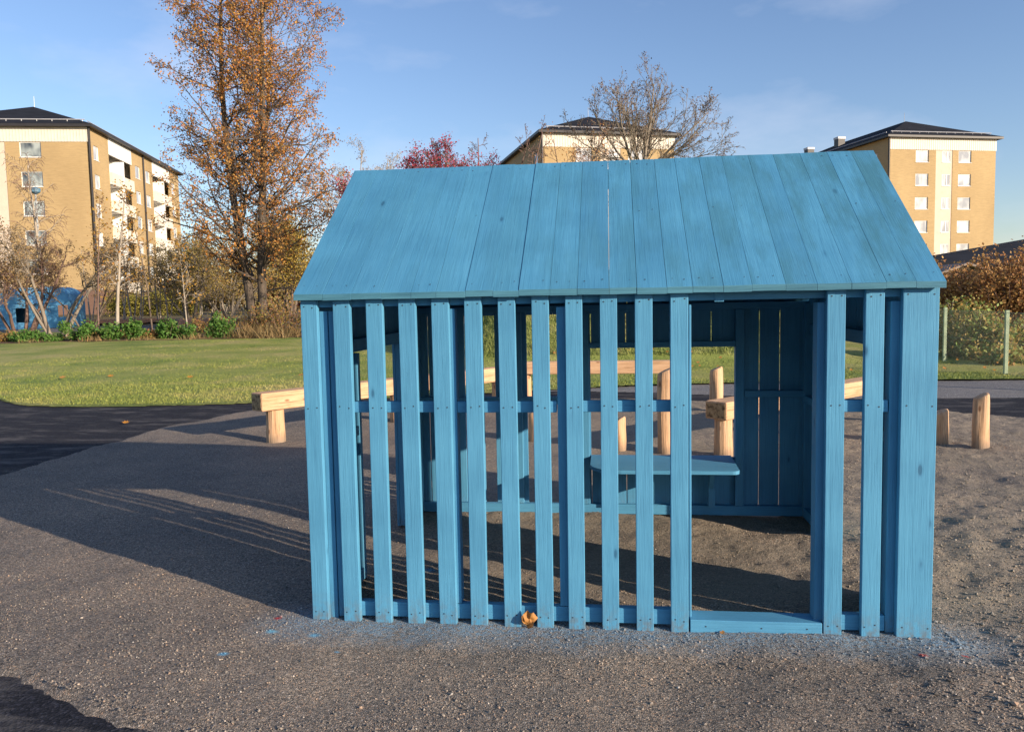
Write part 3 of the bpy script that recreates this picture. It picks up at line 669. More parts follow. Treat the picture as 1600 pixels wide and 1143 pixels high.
# big orange tree at left
orange = leafmat('leaf_orange', [(.52, .22, .05), (.40, .16, .045), (.60, .29, .07), (.32, .19, .06), (.62, .36, .11), (.26, .17, .055), (.58, .19, .04), (.46, .29, .09)], .35)
parB = dict(seg=[12, 7, 4, 3], wob=[.018, .14, .22, .25], up=[.03, .05, .02, -.02], tap=[.8, .8, .8, .7], sides=[9, 5, 4, 3], rmin=.008, n=[48, 11, 5], t0=[.12, .12, .2], ang=[56, 48, 45], len=[0, .42, .45], rf=[.36, .5, .55], L1=4.5,
            prof=lambda t: (.85 if t < .2 else 1.08)-.30*t)
b0 = P0(398, 36)
def dirpx(dx, dy): return _r0*dx+np.array([0, 0, 1.])*dy
tree('autumn_tree', 'tall tree with thinning orange leaves beyond the lawn', 'tree', b0,
     [((0, 0, 0), dirpx(-.10, 1), 17.5, .21), ((.35, 0, 0), dirpx(.035, 1), 17.5, .22), ((.1, .5, .2), dirpx(-.02, 1)+np.array([0, .1, 0]), 14, .15)],
     parB, barkD, orange, .092, 5, .12, 12, zmin=2.6, leaf_frac=.42)
# mid trees around its foot
olive = leafmat('leaf_olive', [(.30, .25, .07), (.38, .27, .08), (.22, .19, .06), (.40, .23, .06)], .3)
parM = dict(seg=[7, 5, 4, 3], wob=[.12, .16, .22, .25], up=[.05, .06, .03, 0], tap=[.75, .8, .8, .7], sides=[6, 4, 3, 3], rmin=.008, n=[16, 8, 5], t0=[.25, .15, .2], ang=[50, 45, 45], len=[0, .5, .5], rf=[.5, .55, .6], L1=2.3, prof=lambda t: 1.1-.6*t)
def multi(n, L, r, lean, seed):
    rn = random.Random(seed); out = []
    for i in range(n):
        a = rn.uniform(0, 6.28); out.append(((.25*math.cos(a), .25*math.sin(a), 0), (lean*math.cos(a), lean*math.sin(a), 1), L*rn.uniform(.8, 1.1), r*rn.uniform(.7, 1)))
    return out
parH = dict(parM, t0=[.52, .15, .2], L1=1.9, n=[13, 8, 5])
# left group of bushy trees (thinned leaves)
tan = leafmat('leaf_tan_sparse', [(.30, .20, .08), (.24, .17, .08), (.34, .25, .12), (.26, .13, .05)], .3)
tree('bushy_tree', 'leaning multi-stemmed small tree with bare brown twigs, at far left', 'tree', P0(28, 37), multi(5, 4.2, .11, .5, 1), parH, barkR, tan, .07, 2, .12, 21, 'thin-leaved trees at the lawn edge', .3)
tree('bushy_tree', 'spreading small tree before the arched blue hut, second from left', 'tree', P0(88, 36), multi(5, 5.0, .10, .45, 5), parH, barkG, tan, .07, 2, .12, 22, 'thin-leaved trees at the lawn edge', .3)
tree('bushy_tree', 'low dark twiggy tree before the brick building corner', 'tree', P0(135, 40), multi(3, 4.2, .07, .5, 8), parH, bark, tan, .07, 2, .12, 23, 'thin-leaved trees at the lawn edge', .25)
tree('bushy_tree', 'low bare bush tree right of the balcony building', 'tree', P0(300, 46), multi(5, 4.4, .09, .6, 9), parM, barkG, olive, .09, 2, .18, 24, 'thin-leaved trees at the lawn edge', .35)
tree('bushy_tree', 'olive leaved small tree just left of the big orange tree', 'tree', P0(352, 48), multi(5, 5.2, .10, .5, 10), parM, barkG, olive, .10, 2, .2, 25, 'thin-leaved trees at the lawn edge', .5)
golden = leafmat('leaf_golden', [(.44, .31, .06), (.54, .36, .07), (.32, .25, .06), (.20, .19, .05)], .3)
tree('golden_tree', 'round golden green tree behind the big orange tree', 'tree', P0(455, 62), multi(4, 6.6, .15, .35, 11), dict(parM, L1=3.4), bark, golden, .13, 3, .25, 26, leaf_frac=.7)
# saplings with orange leaves
parS = dict(seg=[9, 4, 3], wob=[.03, .15, .2], up=[.03, .06, .02], tap=[.85, .8, .7], sides=[6, 4, 3], rmin=.008, n=[24, 4], t0=[.32, .2], ang=[58, 45], len=[0, .5], rf=[.4, .6], L1=1.0, prof=lambda t: 1.15-.85*t)
sapO = leafmat('leaf_sapling', [(.42, .18, .03), (.36, .22, .04), (.46, .28, .06), (.28, .11, .03)], .35)
for (px_, d, H, r, sd, lb, bk) in [(181, 33, 6.3, .085, 31, 'slim sapling with orange leaves and pale pinkish trunk before the balconies', barkP), (152, 33, 6.0, .04, 32, 'very slim sapling at the near corner of the balcony building', barkR), (236, 34, 6.1, .04, 33, 'straight thin dark sapling in the middle of the balcony wall', bark), (292, 33, 4.2, .035, 34, 'thin pale sapling at the far end of the balcony building', barkP)]:
    tree('sapling', lb, 'tree', P0(px_, d), [((0, 0, 0), (0.01*random.uniform(-4, 4), 0, 1), H, r)], parS, bk, sapO, .10, 2, .14, sd, 'saplings along the lawn', .4)
# weeping birch against the building
parW = dict(seg=[8, 7, 5], wob=[.05, .10, .12], up=[.03, -.06, -.30], tap=[.8, .85, .6], sides=[6, 4, 3], rmin=.012, n=[26, 14], t0=[.35, .15], ang=[40, 40], len=[0, .55], rf=[.4, .5], L1=3.4, prof=lambda t: 1.1-.6*t)
tree('weeping_birch', 'bare weeping birch with hanging twigs before the left building', 'tree', P0(68, 58), [((0, 0, 0), (0.0, 0, 1), 11.0, .16)], parW, barkP, tan, .08, 1, .1, 41, leaf_frac=.25, twig=barkR)
# pale young trunks in front of the hedge
parY = dict(parS, n=[10, 3], L1=.9)
bl = ['pale young tree before the yellow hedge, leftmost', 'pale young tree before the yellow hedge, nearest the brick base', 'pale young tree with leaning stem before the hedge', 'pale young tree before the middle of the yellow hedge', 'pale young tree near the right end of the hedge', 'pale young tree between the hedge and the red block', 'pale young tree left of the big orange trunk', 'white stemmed young tree nearest the big orange trunk', 'thin young tree before the brown brick base']
for i, px_ in enumerate((205, 192, 218, 246, 262, 312, 330, 346, 140)):
    tree('young_tree', bl[i], 'tree', P0(px_, 48+i % 3*2), [((0, 0, 0), (random.uniform(-.12, .12), 0, 1), 4.2+random.random(), .06), ((.15, 0, 0), (random.uniform(-.2, .3), 0, 1), 3.5, .045)], parY, barkP, olive, .09, 2, .12, 50+i, 'young trees before the hedge', .3)
# trees behind the hut roof
parD = dict(seg=[9, 6, 5, 3], wob=[.07, .13, .18, .2], up=[.03, .07, .05, .02], tap=[.8, .8, .8, .7], sides=[7, 5, 4, 3], rmin=.006, n=[10, 8, 5], t0=[.12, .15, .15], ang=[30, 36, 38], len=[0, .5, .45], rf=[.5, .5, .55], L1=1.9, prof=lambda t: 1.1-.5*t)
b1 = P0(1003, 32, 0); b1 = (b1[0], b1[1], 1.0)
fan = [((0, 0, 5.2), dirpx(a, e)+np.array([0, b, 0]), L, r) for a, b, e, L, r in ((-.85, .1, 1, 3.3, .06), (-.48, -.2, 1, 3.4, .07), (-.12, .25, 1, 3.4, .07), (.12, -.2, 1, 3.7, .08), (.38, .2, 1, 3.6, .07), (.75, -.1, 1, 3.6, .065), (1.25, .15, .9, 3.6, .06), (-1.5, -.1, .8, 2.9, .05), (.25, .6, .9, 3.2, .06), (1.9, -.3, .8, 3.2, .05), (-.3, -.7, .9, 3.0, .05))]
tree('bare_tree', 'wide bare tree with a few dry seed clusters behind the hut roof', 'tree', b1, fan, parD, barkG, leafmat('leaf_dry_bare', [(.16, .07, .04), (.10, .05, .03)], .1), .06, 1, .05, 61, leaf_frac=.25, stem=(5.2, .17))
red = leafmat('leaf_red_berry', [(.42, .05, .09), (.32, .04, .07), (.48, .10, .13), (.22, .04, .06)], .3)
tree('red_tree', 'small tree with crimson leaves and berries above the left of the roof', 'tree', P0(684, 34), multi(12, 6.9, .09, .11, 19), dict(parM, n=[18, 8, 4], L1=2.2, t0=[.62, .15, .2]), bark, red, .075, 2, .10, 62, leaf_frac=.6)
grey = leafmat('leaf_grey_twig', [(.22, .19, .17), (.28, .24, .20)], .2)
tree('grey_tree', 'hazy grey bare tree far behind the left end of the roof', 'tree', P0(588, 70), multi(8, 13.6, .16, .22, 16), dict(parM, L1=3.2, rmin=.014), barkP, grey, .1, 1, .2, 63, leaf_frac=.4)
tree('reddish_bare_tree', 'reddish bare tree by the dark side of the middle building', 'tree', P0(815, 58), multi(6, 14.0, .13, .16, 17), dict(parM, L1=2.6, n=[14, 6, 4], rmin=.013), barkR, None, .1, 1, .2, 64)
tree('brown_leaved_tree', 'twiggy tree with brown leaves before the middle building', 'tree', P0(905, 55), multi(6, 12.2, .12, .28, 18), dict(parM, L1=2.6, n=[14, 6, 4], rmin=.010), barkR, orange, .10, 1, .2, 65, leaf_frac=.4)

def shrub(name, label, base, rx, ry, h, nl, ls, lm, seed, group=None, cat='shrub', stems=14, bk=bark, droop=0):
    rg = np.random.default_rng(seed); base = np.array(base, float); root = thing(name, label, cat, tuple(base), group)
    st = MB(); tips = []
    for i in range(stems):
        a = rg.uniform(0, 6.28); rr = math.sqrt(rg.random()); e = np.array([rx*rr*math.cos(a), ry*rr*math.sin(a), h*(1-.35*rr*rr)*rg.uniform(.65, 1.08)])
        s = e*np.array([.3, .3, 0]); ts = np.linspace(0, 1, 5)[:, None]; pts = s+(e-s)*ts+rg.normal(0, .035*h, (5, 3))*ts
        st.tube(pts, np.linspace(.018, .005, 5)*max(1, h*.5), 4, cap=False)
        for q in range(7):
            t = rg.uniform(.25, 1); k = s+(e-s)*t; tips.append(k+rg.normal(0, 1, 3)*[rx*.10, ry*.10, h*.07])
    tips = np.array(tips); tips[:, 2] = np.abs(tips[:, 2]); per = max(1, nl//len(tips))
    fo = MB(); leaves_at(fo, tips, ls, per, min(rx, h)*.10+.02)
    fo.v = [np.maximum(v, [-1e9, -1e9, .01]) for v in fo.v]
    o = st.build('stem', bk, root); o = fo.build('foliage', lm, root)
    return root
gr = leafmat('leaf_green', [(.055, .14, .025), (.09, .20, .035), (.12, .24, .05), (.16, .22, .06)], .35)
sl_ = ['bright green leafy bush right of the arched blue hut', 'green leafy bush before the gabled blue hut', 'dark green bush at the foot of the crooked sapling', 'rounded green bush at the foot of the pinkish sapling', 'fresh green bush between two saplings on the bed', 'dull green bush in the middle of the bed', 'small yellow green bush on the bed', 'upright green bush left of the dry grass']
for i, (px_, rx, h) in enumerate([(118, .7, 1.05), (42, .7, .62), (78, .6, .4), (172, .6, .85), (208, .5, .95), (262, .6, .95), (293, .5, .75), (343, .55, 1.15)]):
    shrub('green_shrub', sl_[i], P0(px_, 32.5), rx, rx*.8, h, 1500, .11, gr, 70+i, 'green bushes on the planting bed', stems=12)
yg = leafmat('leaf_bed', [(.30, .24, .07), (.20, .18, .05), (.36, .20, .07), (.26, .11, .05)], .3)
ul = ['low yellowing undergrowth between the first two green bushes', 'low brown undergrowth at far left edge', 'low weedy undergrowth in the middle of the bed', 'straggly undergrowth under the big orange tree', 'reddish undergrowth at the foot of the big trunk', 'rusty red shrub next to the hut corner', 'low tan weeds by the fresh green bush', 'tangle of twigs left of the big trunk']
for i, (px_, rx, h, d) in enumerate([(142, 1.0, .55, 33), (8, .6, .5, 33), (235, 1.2, .5, 33), (385, 1.1, 1.1, 34), (420, 1.0, 1.7, 34), (452, 1.2, 1.9, 33), (190, 1.0, .45, 34), (325, 1.3, 1.0, 37)]):
    shrub('undergrowth', ul[i], P0(px_, d), rx, .8, h, 1300, .085, yg, 90+i, 'weedy undergrowth on the planting bed', stems=26, bk=barkR)
# hedge behind the bed
hedgeM = leafmat('leaf_hedge', [(.20, .19, .035), (.28, .25, .05), (.13, .13, .03), (.34, .26, .06)], .3)
hl = ['yellow green hedge section beside the brown brick base', 'yellow green hedge section below the first balcony stack', 'yellow green hedge section below the second balcony stack', 'yellow green hedge section at far end of the building']
for i, px_ in enumerate((190, 222, 255, 290)):
    shrub('hedge_section', hl[i], P0(px_, 66), 1.7, .9, 2.1, 3200, .15, hedgeM, 110+i, 'yellow green hedge below the balconies', 'hedge', 40)
# dry grass tufts
LB = [(-20, 20), (20, 20), (20, 45), (-20, 45)]
tfm = MB()
for px_, rx, h in [(385, 1.0, 1.0), (405, .8, .9), (430, 1.0, 1.0), (456, .8, .9), (150, .9, .5), (310, .9, .5), (225, 1.5, .35), (60, 1.2, .35)]:
    x0, y0, z0 = P0(px_, 32.3); n = 420; h *= .75; x = RNG.normal(0, rx/2, n); y = RNG.normal(0, .4, n); a = RNG.uniform(0, 6.28, n)
    hh = h*RNG.uniform(.2, 1.2, n)*np.exp(-(x/rx)**2*1.2); le = RNG.normal(0, .45, (n, 2))*hh[:, None]
    p = np.stack([np.stack([x-.02*np.cos(a), y-.02*np.sin(a), x*0], -1), np.stack([x+.02*np.cos(a), y+.02*np.sin(a), x*0], -1), np.stack([x+le[:, 0], y+le[:, 1], hh], -1)], 1).reshape(-1, 3)
    tfm.add(p+[x0, y0, z0], np.arange(3*n).reshape(-1, 3))
tag(tfm.build('dry_grass', dryM), 'dry straw coloured grass at the back edge of the lawn', 'grass', kind='stuff')

farM = leafmat('leaf_far_wood', [(.24, .16, .07), (.30, .22, .08), (.20, .17, .08), (.34, .20, .08), (.16, .12, .07)], .3)
for i, (px_, d, h) in enumerate([(285, 95, 4.6), (312, 88, 5.6), (338, 92, 5.0), (362, 86, 6.0), (388, 90, 5.4), (412, 95, 6.2), (436, 88, 4.4), (480, 92, 6.2), (505, 90, 6.6), (262, 98, 4.0)]):
    shrub('distant_tree', ['brown hazy far tree at the far end of the balcony building', 'tallish tan far tree left of the big orange tree', 'rounded tan far tree behind the stone ledge', 'bushy far tree seen just left of the big trunk', 'far tree directly behind the big trunk', 'far tree right behind the big trunk fork', 'low far tree before the pale yellow house', 'far tree at the left end of the hut roof', 'tall far tree hidden mostly by the hut roof', 'low far tree behind the yellow green hedge'][i], P0(px_, d), 2.4, 2, h, 2600, .30, farM, 300+i, 'far trees beyond the playground', 'tree', 30, barkG)

# right side: fence, bushes, hedge
fgreen = plain('fence_green', (.33, .40, .26), .5, .2, 8); wireM = plain('fence_wire', (.16, .19, .17), .45, .2, 20, metal=.3)
fr = thing('chain_link_fence', 'green chain link fence with square posts right of the hut', 'fence')
fp = []
for d, lat in ((11.9, 8.66), (14.4, 8.88), (16.9, 9.12), (19.4, 9.34), (21.9, 9.6)):
    x = CAM[0]+lat*math.cos(YAW)-d*math.sin(YAW); y = CAM[1]+lat*math.sin(YAW)+d*math.cos(YAW); fp.append((x, y))
for x, y in fp:
    z = float(terr(x, y)); MB().box(x-.03, x+.03, y-.03, y+.03, z-.1, z+1.16).build('post', fgreen, fr, bevel=.004)
for (x0, y0), (x1, y1) in zip(fp[:-1], fp[1:]):
    mb = MB(); L = math.hypot(x1-x0, y1-y0); ux, uy = (x1-x0)/L, (y1-y0)/L; H = 1.1; st = .062; za = float(terr(x0, y0)); zb = float(terr(x1, y1))
    q = -H
    while q < L:
        for s in (1, -1):
            a0, a1 = max(q, 0), min(q+H, L)
            if a1 > a0:
                h0 = (a0-q) if s == 1 else H-(a0-q); h1 = (a1-q) if s == 1 else H-(a1-q)
                p = [(x0+ux*a0, y0+uy*a0, za+.03+h0), (x0+ux*a1, y0+uy*a1, za+.03+h1)]
                mb.tube(p, [.0013, .0013], 3, cap=False)
        q += st
    for h in (.03, .58, 1.13): mb.tube([(x0, y0, za+h), (x1, y1, za+h)], [.003, .003], 4, cap=False)
    mb.build('wire_mesh', wireM, fr)
rust = leafmat('leaf_rust', [(.36, .18, .07), (.46, .26, .09), (.54, .34, .13), (.26, .13, .06), (.50, .24, .09)], .35)
mixg = leafmat('leaf_mixed', [(.20, .30, .07), (.34, .38, .12), (.46, .30, .10), (.14, .22, .06), (.42, .22, .07)], .35)
rl = ['tall rusty brown hedge bush nearest the hut roof corner', 'tall rusty brown hedge bush above the middle fence post', 'tall rusty brown hedge bush at the right edge of view', 'rusty hedge bush in the back row behind the fence', 'rusty hedge bush further along behind the hut']
for i, (px_, d, rx, h) in enumerate([(1500, 23, 1.1, 2.35), (1552, 22, 1.1, 2.65), (1612, 21.5, 1.2, 2.7), (1590, 24, 1.2, 2.6), (1450, 24, 1.2, 2.3)]):
    shrub('rusty_hedge_bush', rl[i], P0(px_, d), rx, .9, h, 7500, .085, rust, 130+i, 'rusty brown hedge behind the fence', 'hedge', 60, barkR)
gl = ['mixed green and tan bush behind the fence next to the hut', 'yellow green bush behind the fence in the middle', 'orange tinted low bush left of the fence post', 'leafy bush right of the fence post', 'low weeds at the foot of the fence']
for i, (px_, d, rx, h) in enumerate([(1495, 18.2, .75, 1.35), (1530, 17.6, .7, 1.15), (1552, 17.0, .6, .85), (1604, 17.6, .65, .9), (1575, 16.2, .5, .4)]):
    shrub('fence_bush', gl[i], P0(px_, d), rx, .5, h*1.1, 2600, .085, mixg, 150+i, 'bushes behind the chain link fence', stems=26, bk=barkP)

# ---------------------------------------------------------------- buildings
def brick(name, c):
    m, n, l, b = mat(name); v = coords(n, l, (1.2, 1.2, 13)); g = N(n, 'TexNoise', Scale=1.2, Detail=7, Roughness=.75); l.new(v, g.inputs['Vector'])
    col = ramp(n, l, g.outputs['Fac'], [(.3, tuple(x*.80 for x in c)), (.5, c), (.7, tuple(min(1, x*1.17) for x in c))])
    v2 = coords(n, l, (.25, .25, .12)); g2 = N(n, 'TexNoise', Scale=1, Detail=4); l.new(v2, g2.inputs['Vector'])
    col = mixc(n, l, 1., col, ramp(n, l, g2.outputs['Fac'], [(.35, (.88, .86, .84)), (.65, (1.06, 1.05, 1.04))]), 'MULTIPLY')
    l.new(col, b.inputs['Base Color']); b.inputs['Roughness'].default_value = .9; return m
brickY = brick('brick_yellow', (.395, .285, .142)); brickB = brick('brick_brown', (.16, .095, .07))
cream = plain('cream_cladding', (.66, .60, .50), .6, .06, 2); pinkM = plain('pale_render', (.60, .50, .40), .8, .06, 1.5)
whiteM = plain('white_paint', (.74, .72, .68), .6, .05, 2); roofM = plain('roof_felt_dark', (.018, .020, .027), .9, .25, 1); darkM = plain('dark_metal', (.03, .028, .03), .5)
railM = plain('snow_rail', (.42, .42, .44), .4, .1)
def glass(name, lo, hi):
    m, n, l, b = mat(name); g = N(n, 'NewGeometry'); v = coords(n, l, (.9, .9, .5)); z = N(n, 'TexNoise', Scale=1, Detail=2); l.new(v, z.inputs['Vector'])
    c = ramp(n, l, z.outputs['Fac'], [(.38, lo), (.58, hi)])
    l.new(c, b.inputs['Base Color']); b.inputs['Roughness'].default_value = .08; b.inputs['Specular IOR Level'].default_value = .8; return m
paneA = glass('window_glass_curtained', (.28, .29, .31), (.62, .62, .60)); paneB = glass('window_glass_dark', (.05, .06, .07), (.36, .40, .38))

def fbox(mb, O, U, V, u0, u1, v0, v1, z0, z1, m=0):
    P = lambda u, v, z: (O[0]+U[0]*u+V[0]*v, O[1]+U[1]*u+V[1]*v, z)
    mb.hexa([P(u0, v0, z0), P(u1, v0, z0), P(u1, v1, z0), P(u0, v1, z0), P(u0, v0, z1), P(u1, v0, z1), P(u1, v1, z1), P(u0, v1, z1)], m)
def facade(mb, O, U, V, u1, z0, z1, holes, thick=.16, m=0, mfun=None):
    us = sorted({0, u1, *[h[0] for h in holes], *[h[1] for h in holes]}); zs = sorted({z0, z1, *[h[2] for h in holes], *[h[3] for h in holes]})
    for a, b_ in zip(us[:-1], us[1:]):
        # merge vertically where free
        run = None
        for c, d in zip(zs[:-1], zs[1:]):
            um, zm = (a+b_)/2, (c+d)/2
            inh = any(h[0] < um < h[1] and h[2] < zm < h[3] for h in holes)
            if not inh: run = (c if run is None else run[0], d)
            if inh and run: fbox(mb, O, U, V, a, b_, 0, thick, run[0], run[1], m); run = None
        if run: fbox(mb, O, U, V, a, b_, 0, thick, run[0], run[1], m)
def window(root, O, U, V, u0, u1, z0, z1, pane, mull=None, v=.10):
    mb = MB(); t = .07
    fbox(mb, O, U, V, u0, u1, v-.03, v+.05, z0, z0+t); fbox(mb, O, U, V, u0, u1, v-.03, v+.05, z1-t, z1)
    fbox(mb, O, U, V, u0, u0+t, v-.03, v+.05, z0+t, z1-t); fbox(mb, O, U, V, u1-t, u1, v-.03, v+.05, z0+t, z1-t)
    if mull: fbox(mb, O, U, V, mull-.05, mull+.05, v-.03, v+.05, z0+t, z1-t)
    fbox(mb, O, U, V, u0-.03, u1+.03, -.06, v-.032, z0-.04, z0+.0)
    o = mb.build('window', whiteM, root); g_ = MB(); fbox(g_, O, U, V, u0+t, u1-t, v, v+.02, z0+t, z1-t); g_.build('pane', pane, o)
def block(name, label, O, U, V, w_, L, zb, ze, rise, front, side, chim=(), band=1.45):
    """O near corner seen; U along the front away from that corner, V along the side to the back; front/side: lists of window columns"""
    root = thing(name, label, 'apartment building', (0, 0, 0), 'yellow brick apartment blocks')
    O = np.array(O, float); U = np.array(U, float); V = np.array(V, float)
    zt = ze-band; mb = MB(); st = 2.7
    fh = []; 
    for (u0, u1, kind) in front:
        for k in range(7):
            z1 = zt-.02-k*st-(0 if kind != 'w' else .0); fh.append((u0, u1, z1-1.4, z1, kind))
    holes = [h[:4] for h in fh if h[4] in 'wd']
    facade(mb, O, U, V, w_, zb, zt, holes+[(p[0], p[1], zb+1, zt) for p in front if p[2] == 'p'])
    # front columns
    pn = MB(); has = False
    for (u0, u1, kind) in front:
        if kind == 'p':
            a, b_ = u0, u1; wins = [(a+.75*(b_-a)*.35+.3, b_-.22)]
            cols = []
            for k in range(7):
                z1 = zt-.06-k*st; cols.append((wins[0][0]-a, wins[0][1]-a, z1-1.35, z1))
            OO = O+U*a+V*.05 if False else np.array([O[0]+U[0]*a+V[0]*.04, O[1]+U[1]*a+V[1]*.04]); facade(pn, OO, U, V, b_-a, zb+1, zt, cols, .1); has = True
            for c in cols:
                if c[2] > zb+1: window(root, OO, U, V, c[0], c[1], c[2], c[3], paneA, mull=(c[1]-.48), v=.05)
    for h in fh:
        if h[4] in 'wd' and h[2] > zb: window(root, O, U, V, h[0], h[1], h[2], h[3], paneA if h[4] == 'w' else paneB, mull=None if h[1]-h[0] < 1.6 else None)
    # side wall on the V axis (visible side)
    sh = []; bal = []
    S = (V, U)   # along V, thickness along U
    for (v0, v1, kind) in side:
        for k in range(7):
            z1 = zt+.9-k*st-1.0
            if kind == 'w': sh.append((v0, v1, z1-1.35, z1))
        if kind == 'b': bal.append((v0, v1))
    facade(mb, O, V, U, L, zb, ze-.02, sh+[(a, b_, zb+1.2, ze-.02) for a, b_ in bal], .16)
    # far walls closed simply
    fbox(mb, O, U, V, w_-.16, w_, .16, L, zb, ze-.02); fbox(mb, O, U, V, .16, w_-.16, L-.16, L, zb, ze-.02)
    # dim core so balconies and windows have a back
    core = MB(); fbox(core, O, U, V, 1.4, w_-.5, .6, L-.5, zb, ze-.3)
    core.build('inner_wall', whiteM, root)
    mb.build('wall', brickY, root)
    if has: pn.build('stair_panel', pinkM, root)
    for h in sh:
        if h[2] > zb: window(root, O, V, U, h[0], h[1], h[2], h[3], paneA)
    for a, b_ in bal:
        for k in range(-1, 6):
            zf = zt-1.0-k*st-1.35+.35
            if k == -1:
                m2 = MB(); fbox(m2, O, V, U, a+.002, b_-.002, -.03, .12, zt-.28, ze-.03); m2.build('top_panel', whiteM, root); continue
            m2 = MB(); z0 = zt-.3-2.7*(k+1); 
            if z0 < zb+1: continue
            fbox(m2, O, V, U, a+.02, b_-.02, -.16, 1.38, z0-.16, z0); m2.build('balcony_slab', whiteM, root)
            m3 = MB(); fbox(m3, O, V, U, a+.02, b_-.02, -.22, -.165, z0-.2, z0+1.0); fbox(m3, O, V, U, a+.02, a+.07, -.160, -.0, z0+.001, z0+.98); fbox(m3, O, V, U, b_-.07, b_-.02, -.160, -.0, z0+.001, z0+.98)
            q = m3.build('balcony_front', cream, root)
            m4 = MB(); mid = (a+b_)/2; fbox(m4, O, V, U, mid-.08, mid+.08, -.3, 1.38, z0+.001, z0+2.5); m4.build('balcony_divider', whiteM, root)
            m5 = MB()
            for s0 in (a+.5, mid+.5): fbox(m5, O, V, U, s0, s0+1.1, 1.3, 1.38, z0+.05, z0+2.1)
            m5.build('balcony_window', paneA, root)
    # cladding band with ribs (front only)
    bd = MB(); fbox(bd, O, U, V, -.03, w_+.03, -.05, .1, zt, ze-.12)
    n = int(w_/.28)
    for i in range(n): u = .1+i*.28; fbox(bd, O, U, V, u, u+.05, -.075, -.05, zt+.02, ze-.14)
    bd.build('cladding_band', cream, root)
    # fascia + hip roof
    e = .55; fb = MB(); fbox(fb, O, U, V, -e, w_+e, -e, L+e, ze-.12, ze+.12); 
    P = lambda u, v, z: (O[0]+U[0]*u+V[0]*v, O[1]+U[1]*u+V[1]*v, z)
    rf = MB(); hw = w_/2; zz = ze+.121
    vs = [P(-e-.02, -e-.02, zz), P(w_+e+.02, -e-.02, zz), P(w_+e+.02, L+e, zz), P(-e-.02, L+e, zz), P(hw, hw*.95, ze+rise), P(hw, L-hw*.95, ze+rise)]
    b = rf.n; rf.add(vs, [(0, 1, 4)]); rf.f += [np.array([[1, 2, 5, 4]]), np.array([[2, 3, 5]]), np.array([[3, 0, 4, 5]]), np.array([[0, 3, 2, 1]])]; rf.m += [np.zeros(1, int)]*4
    ro = rf.build('roof', roofM, root)
    fb.build('fascia', darkM, ro)
    # snow rail along front and side
    rr = MB(); tz = ze+.121+rise*.10+.22
    rr.tube([P(.4, hw*.095-.35, tz), P(w_-.4, hw*.095-.35, tz)], [.05, .05], 4); rr.tube([P(hw*.095-.35, 1.0, tz), P(hw*.095-.35, L-1, tz)], [.05, .05], 4)
    for i in range(12): u = .6+i*(w_-1.2)/11; rr.tube([P(u, hw*.095-.35, tz-.28), P(u, hw*.095-.35, tz)], [.03, .03], 4)
    rr.build('snow_rail', railM, ro)
    for (u, v) in chim:
        zc = ze+rise*.62; ch = MB(); fbox(ch, O, U, V, u-.5, u+.5, v-.5, v+.5, zc-.6, zc+.9); c_ = ch.build('chimney', darkM, ro)
        cp = MB(); fbox(cp, O, U, V, u-.56, u+.56, v-.56, v+.56, zc+.902, zc+1.2); cp.build('chimney_cap', railM, c_)
    an = MB(); an.tube([P(hw, hw*.95+.3, ze+rise-.1), P(hw, hw*.95+.3, ze+rise+1.1)], [.03, .02], 4); an.build('mast', railM, ro)
    dp = MB(); a = P(-.10, -.10, zb); dp.tube([a, (a[0], a[1], ze-.1)], [.10, .10], 6); dp.build('downpipe', darkM, root)
    # low brown plinth
    pl = MB(); fbox(pl, O, U, V, -.03, w_+.03, -.03, .0, zb-.5, zb+2.4 if True else 0); fbox(pl, O, U, V, -.03, 0, 0, L, zb-.5, zb+2.4); pl.build('brick_base', brickB, root)
    return root
# left building
c = cf(137, 197, 75); fpt = cf(278, 273, 103)
V_ = (fpt-c)[:2]; Ls = np.linalg.norm(V_); V_ = V_/Ls; U_ = np.array([-V_[1], V_[0]])
block('apartment_block', 'left yellow brick block with white balcony stacks on its long side', c[:2], U_, V_, 16, Ls, 1.0, c[2], 3.5,
      [(4.25, 6.15, 'd'), (7.4, 10.2, 'p'), (11.5, 13.3, 'd')], [(1.0, 2.3, 'w'), (4.8, 11.2, 'b'), (12.3, 13.8, 'w'), (15.6, 17.1, 'w'), (18.0, 24.4, 'b'), (25.2, 26.6, 'w')])
dpm = MB(); q = c[:2]+V_*14.7-U_*.12; dpm.tube([(q[0], q[1], 1), (q[0], q[1], c[2]-.1)], [.09, .09], 6); o_ = dpm.build('downpipe', darkM, [o for o in bpy.data.objects if o.name.startswith('apartment_block')][0])
# right building
c = cf(1390, 213, 92.4); V_ = np.array(_r0[:2]*-.19+np.array([-math.sin(YAW), math.cos(YAW)])); V_ /= np.linalg.norm(V_); U_ = np.array([V_[1], -V_[0]])
# front is seen nearly square on: keep U parallel with the frame of the block
block('apartment_block', 'right yellow brick block with five rows of square white windows', c[:2], U_, V_, 14.1, 27, 1.0, c[2], 3.3,
      [(3.45, 5.15, 'w'), (6.1, 8.3, 'p'), (9.1, 10.8, 'w')], [(2.2, 3.9, 'w'), (7, 11, 'w')], chim=((4.3, 16.5), (4.3, 24.0)))
# middle building
c = cf(848, 206, 81); V_ = np.array(_r0[:2]*-.22+np.array([-math.sin(YAW), math.cos(YAW)])); V_ /= np.linalg.norm(V_); U_ = np.array([V_[1], -V_[0]])
block('apartment_block', 'middle yellow brick block rising behind the hut roof and bare tree', c[:2], U_, V_, 14.2, 27, 1.0, c[2], 3.2,
      [(3.45, 5.15, 'w'), (6.1, 8.3, 'p'), (9.1, 10.8, 'w')], [(2.2, 3.9, 'w')])
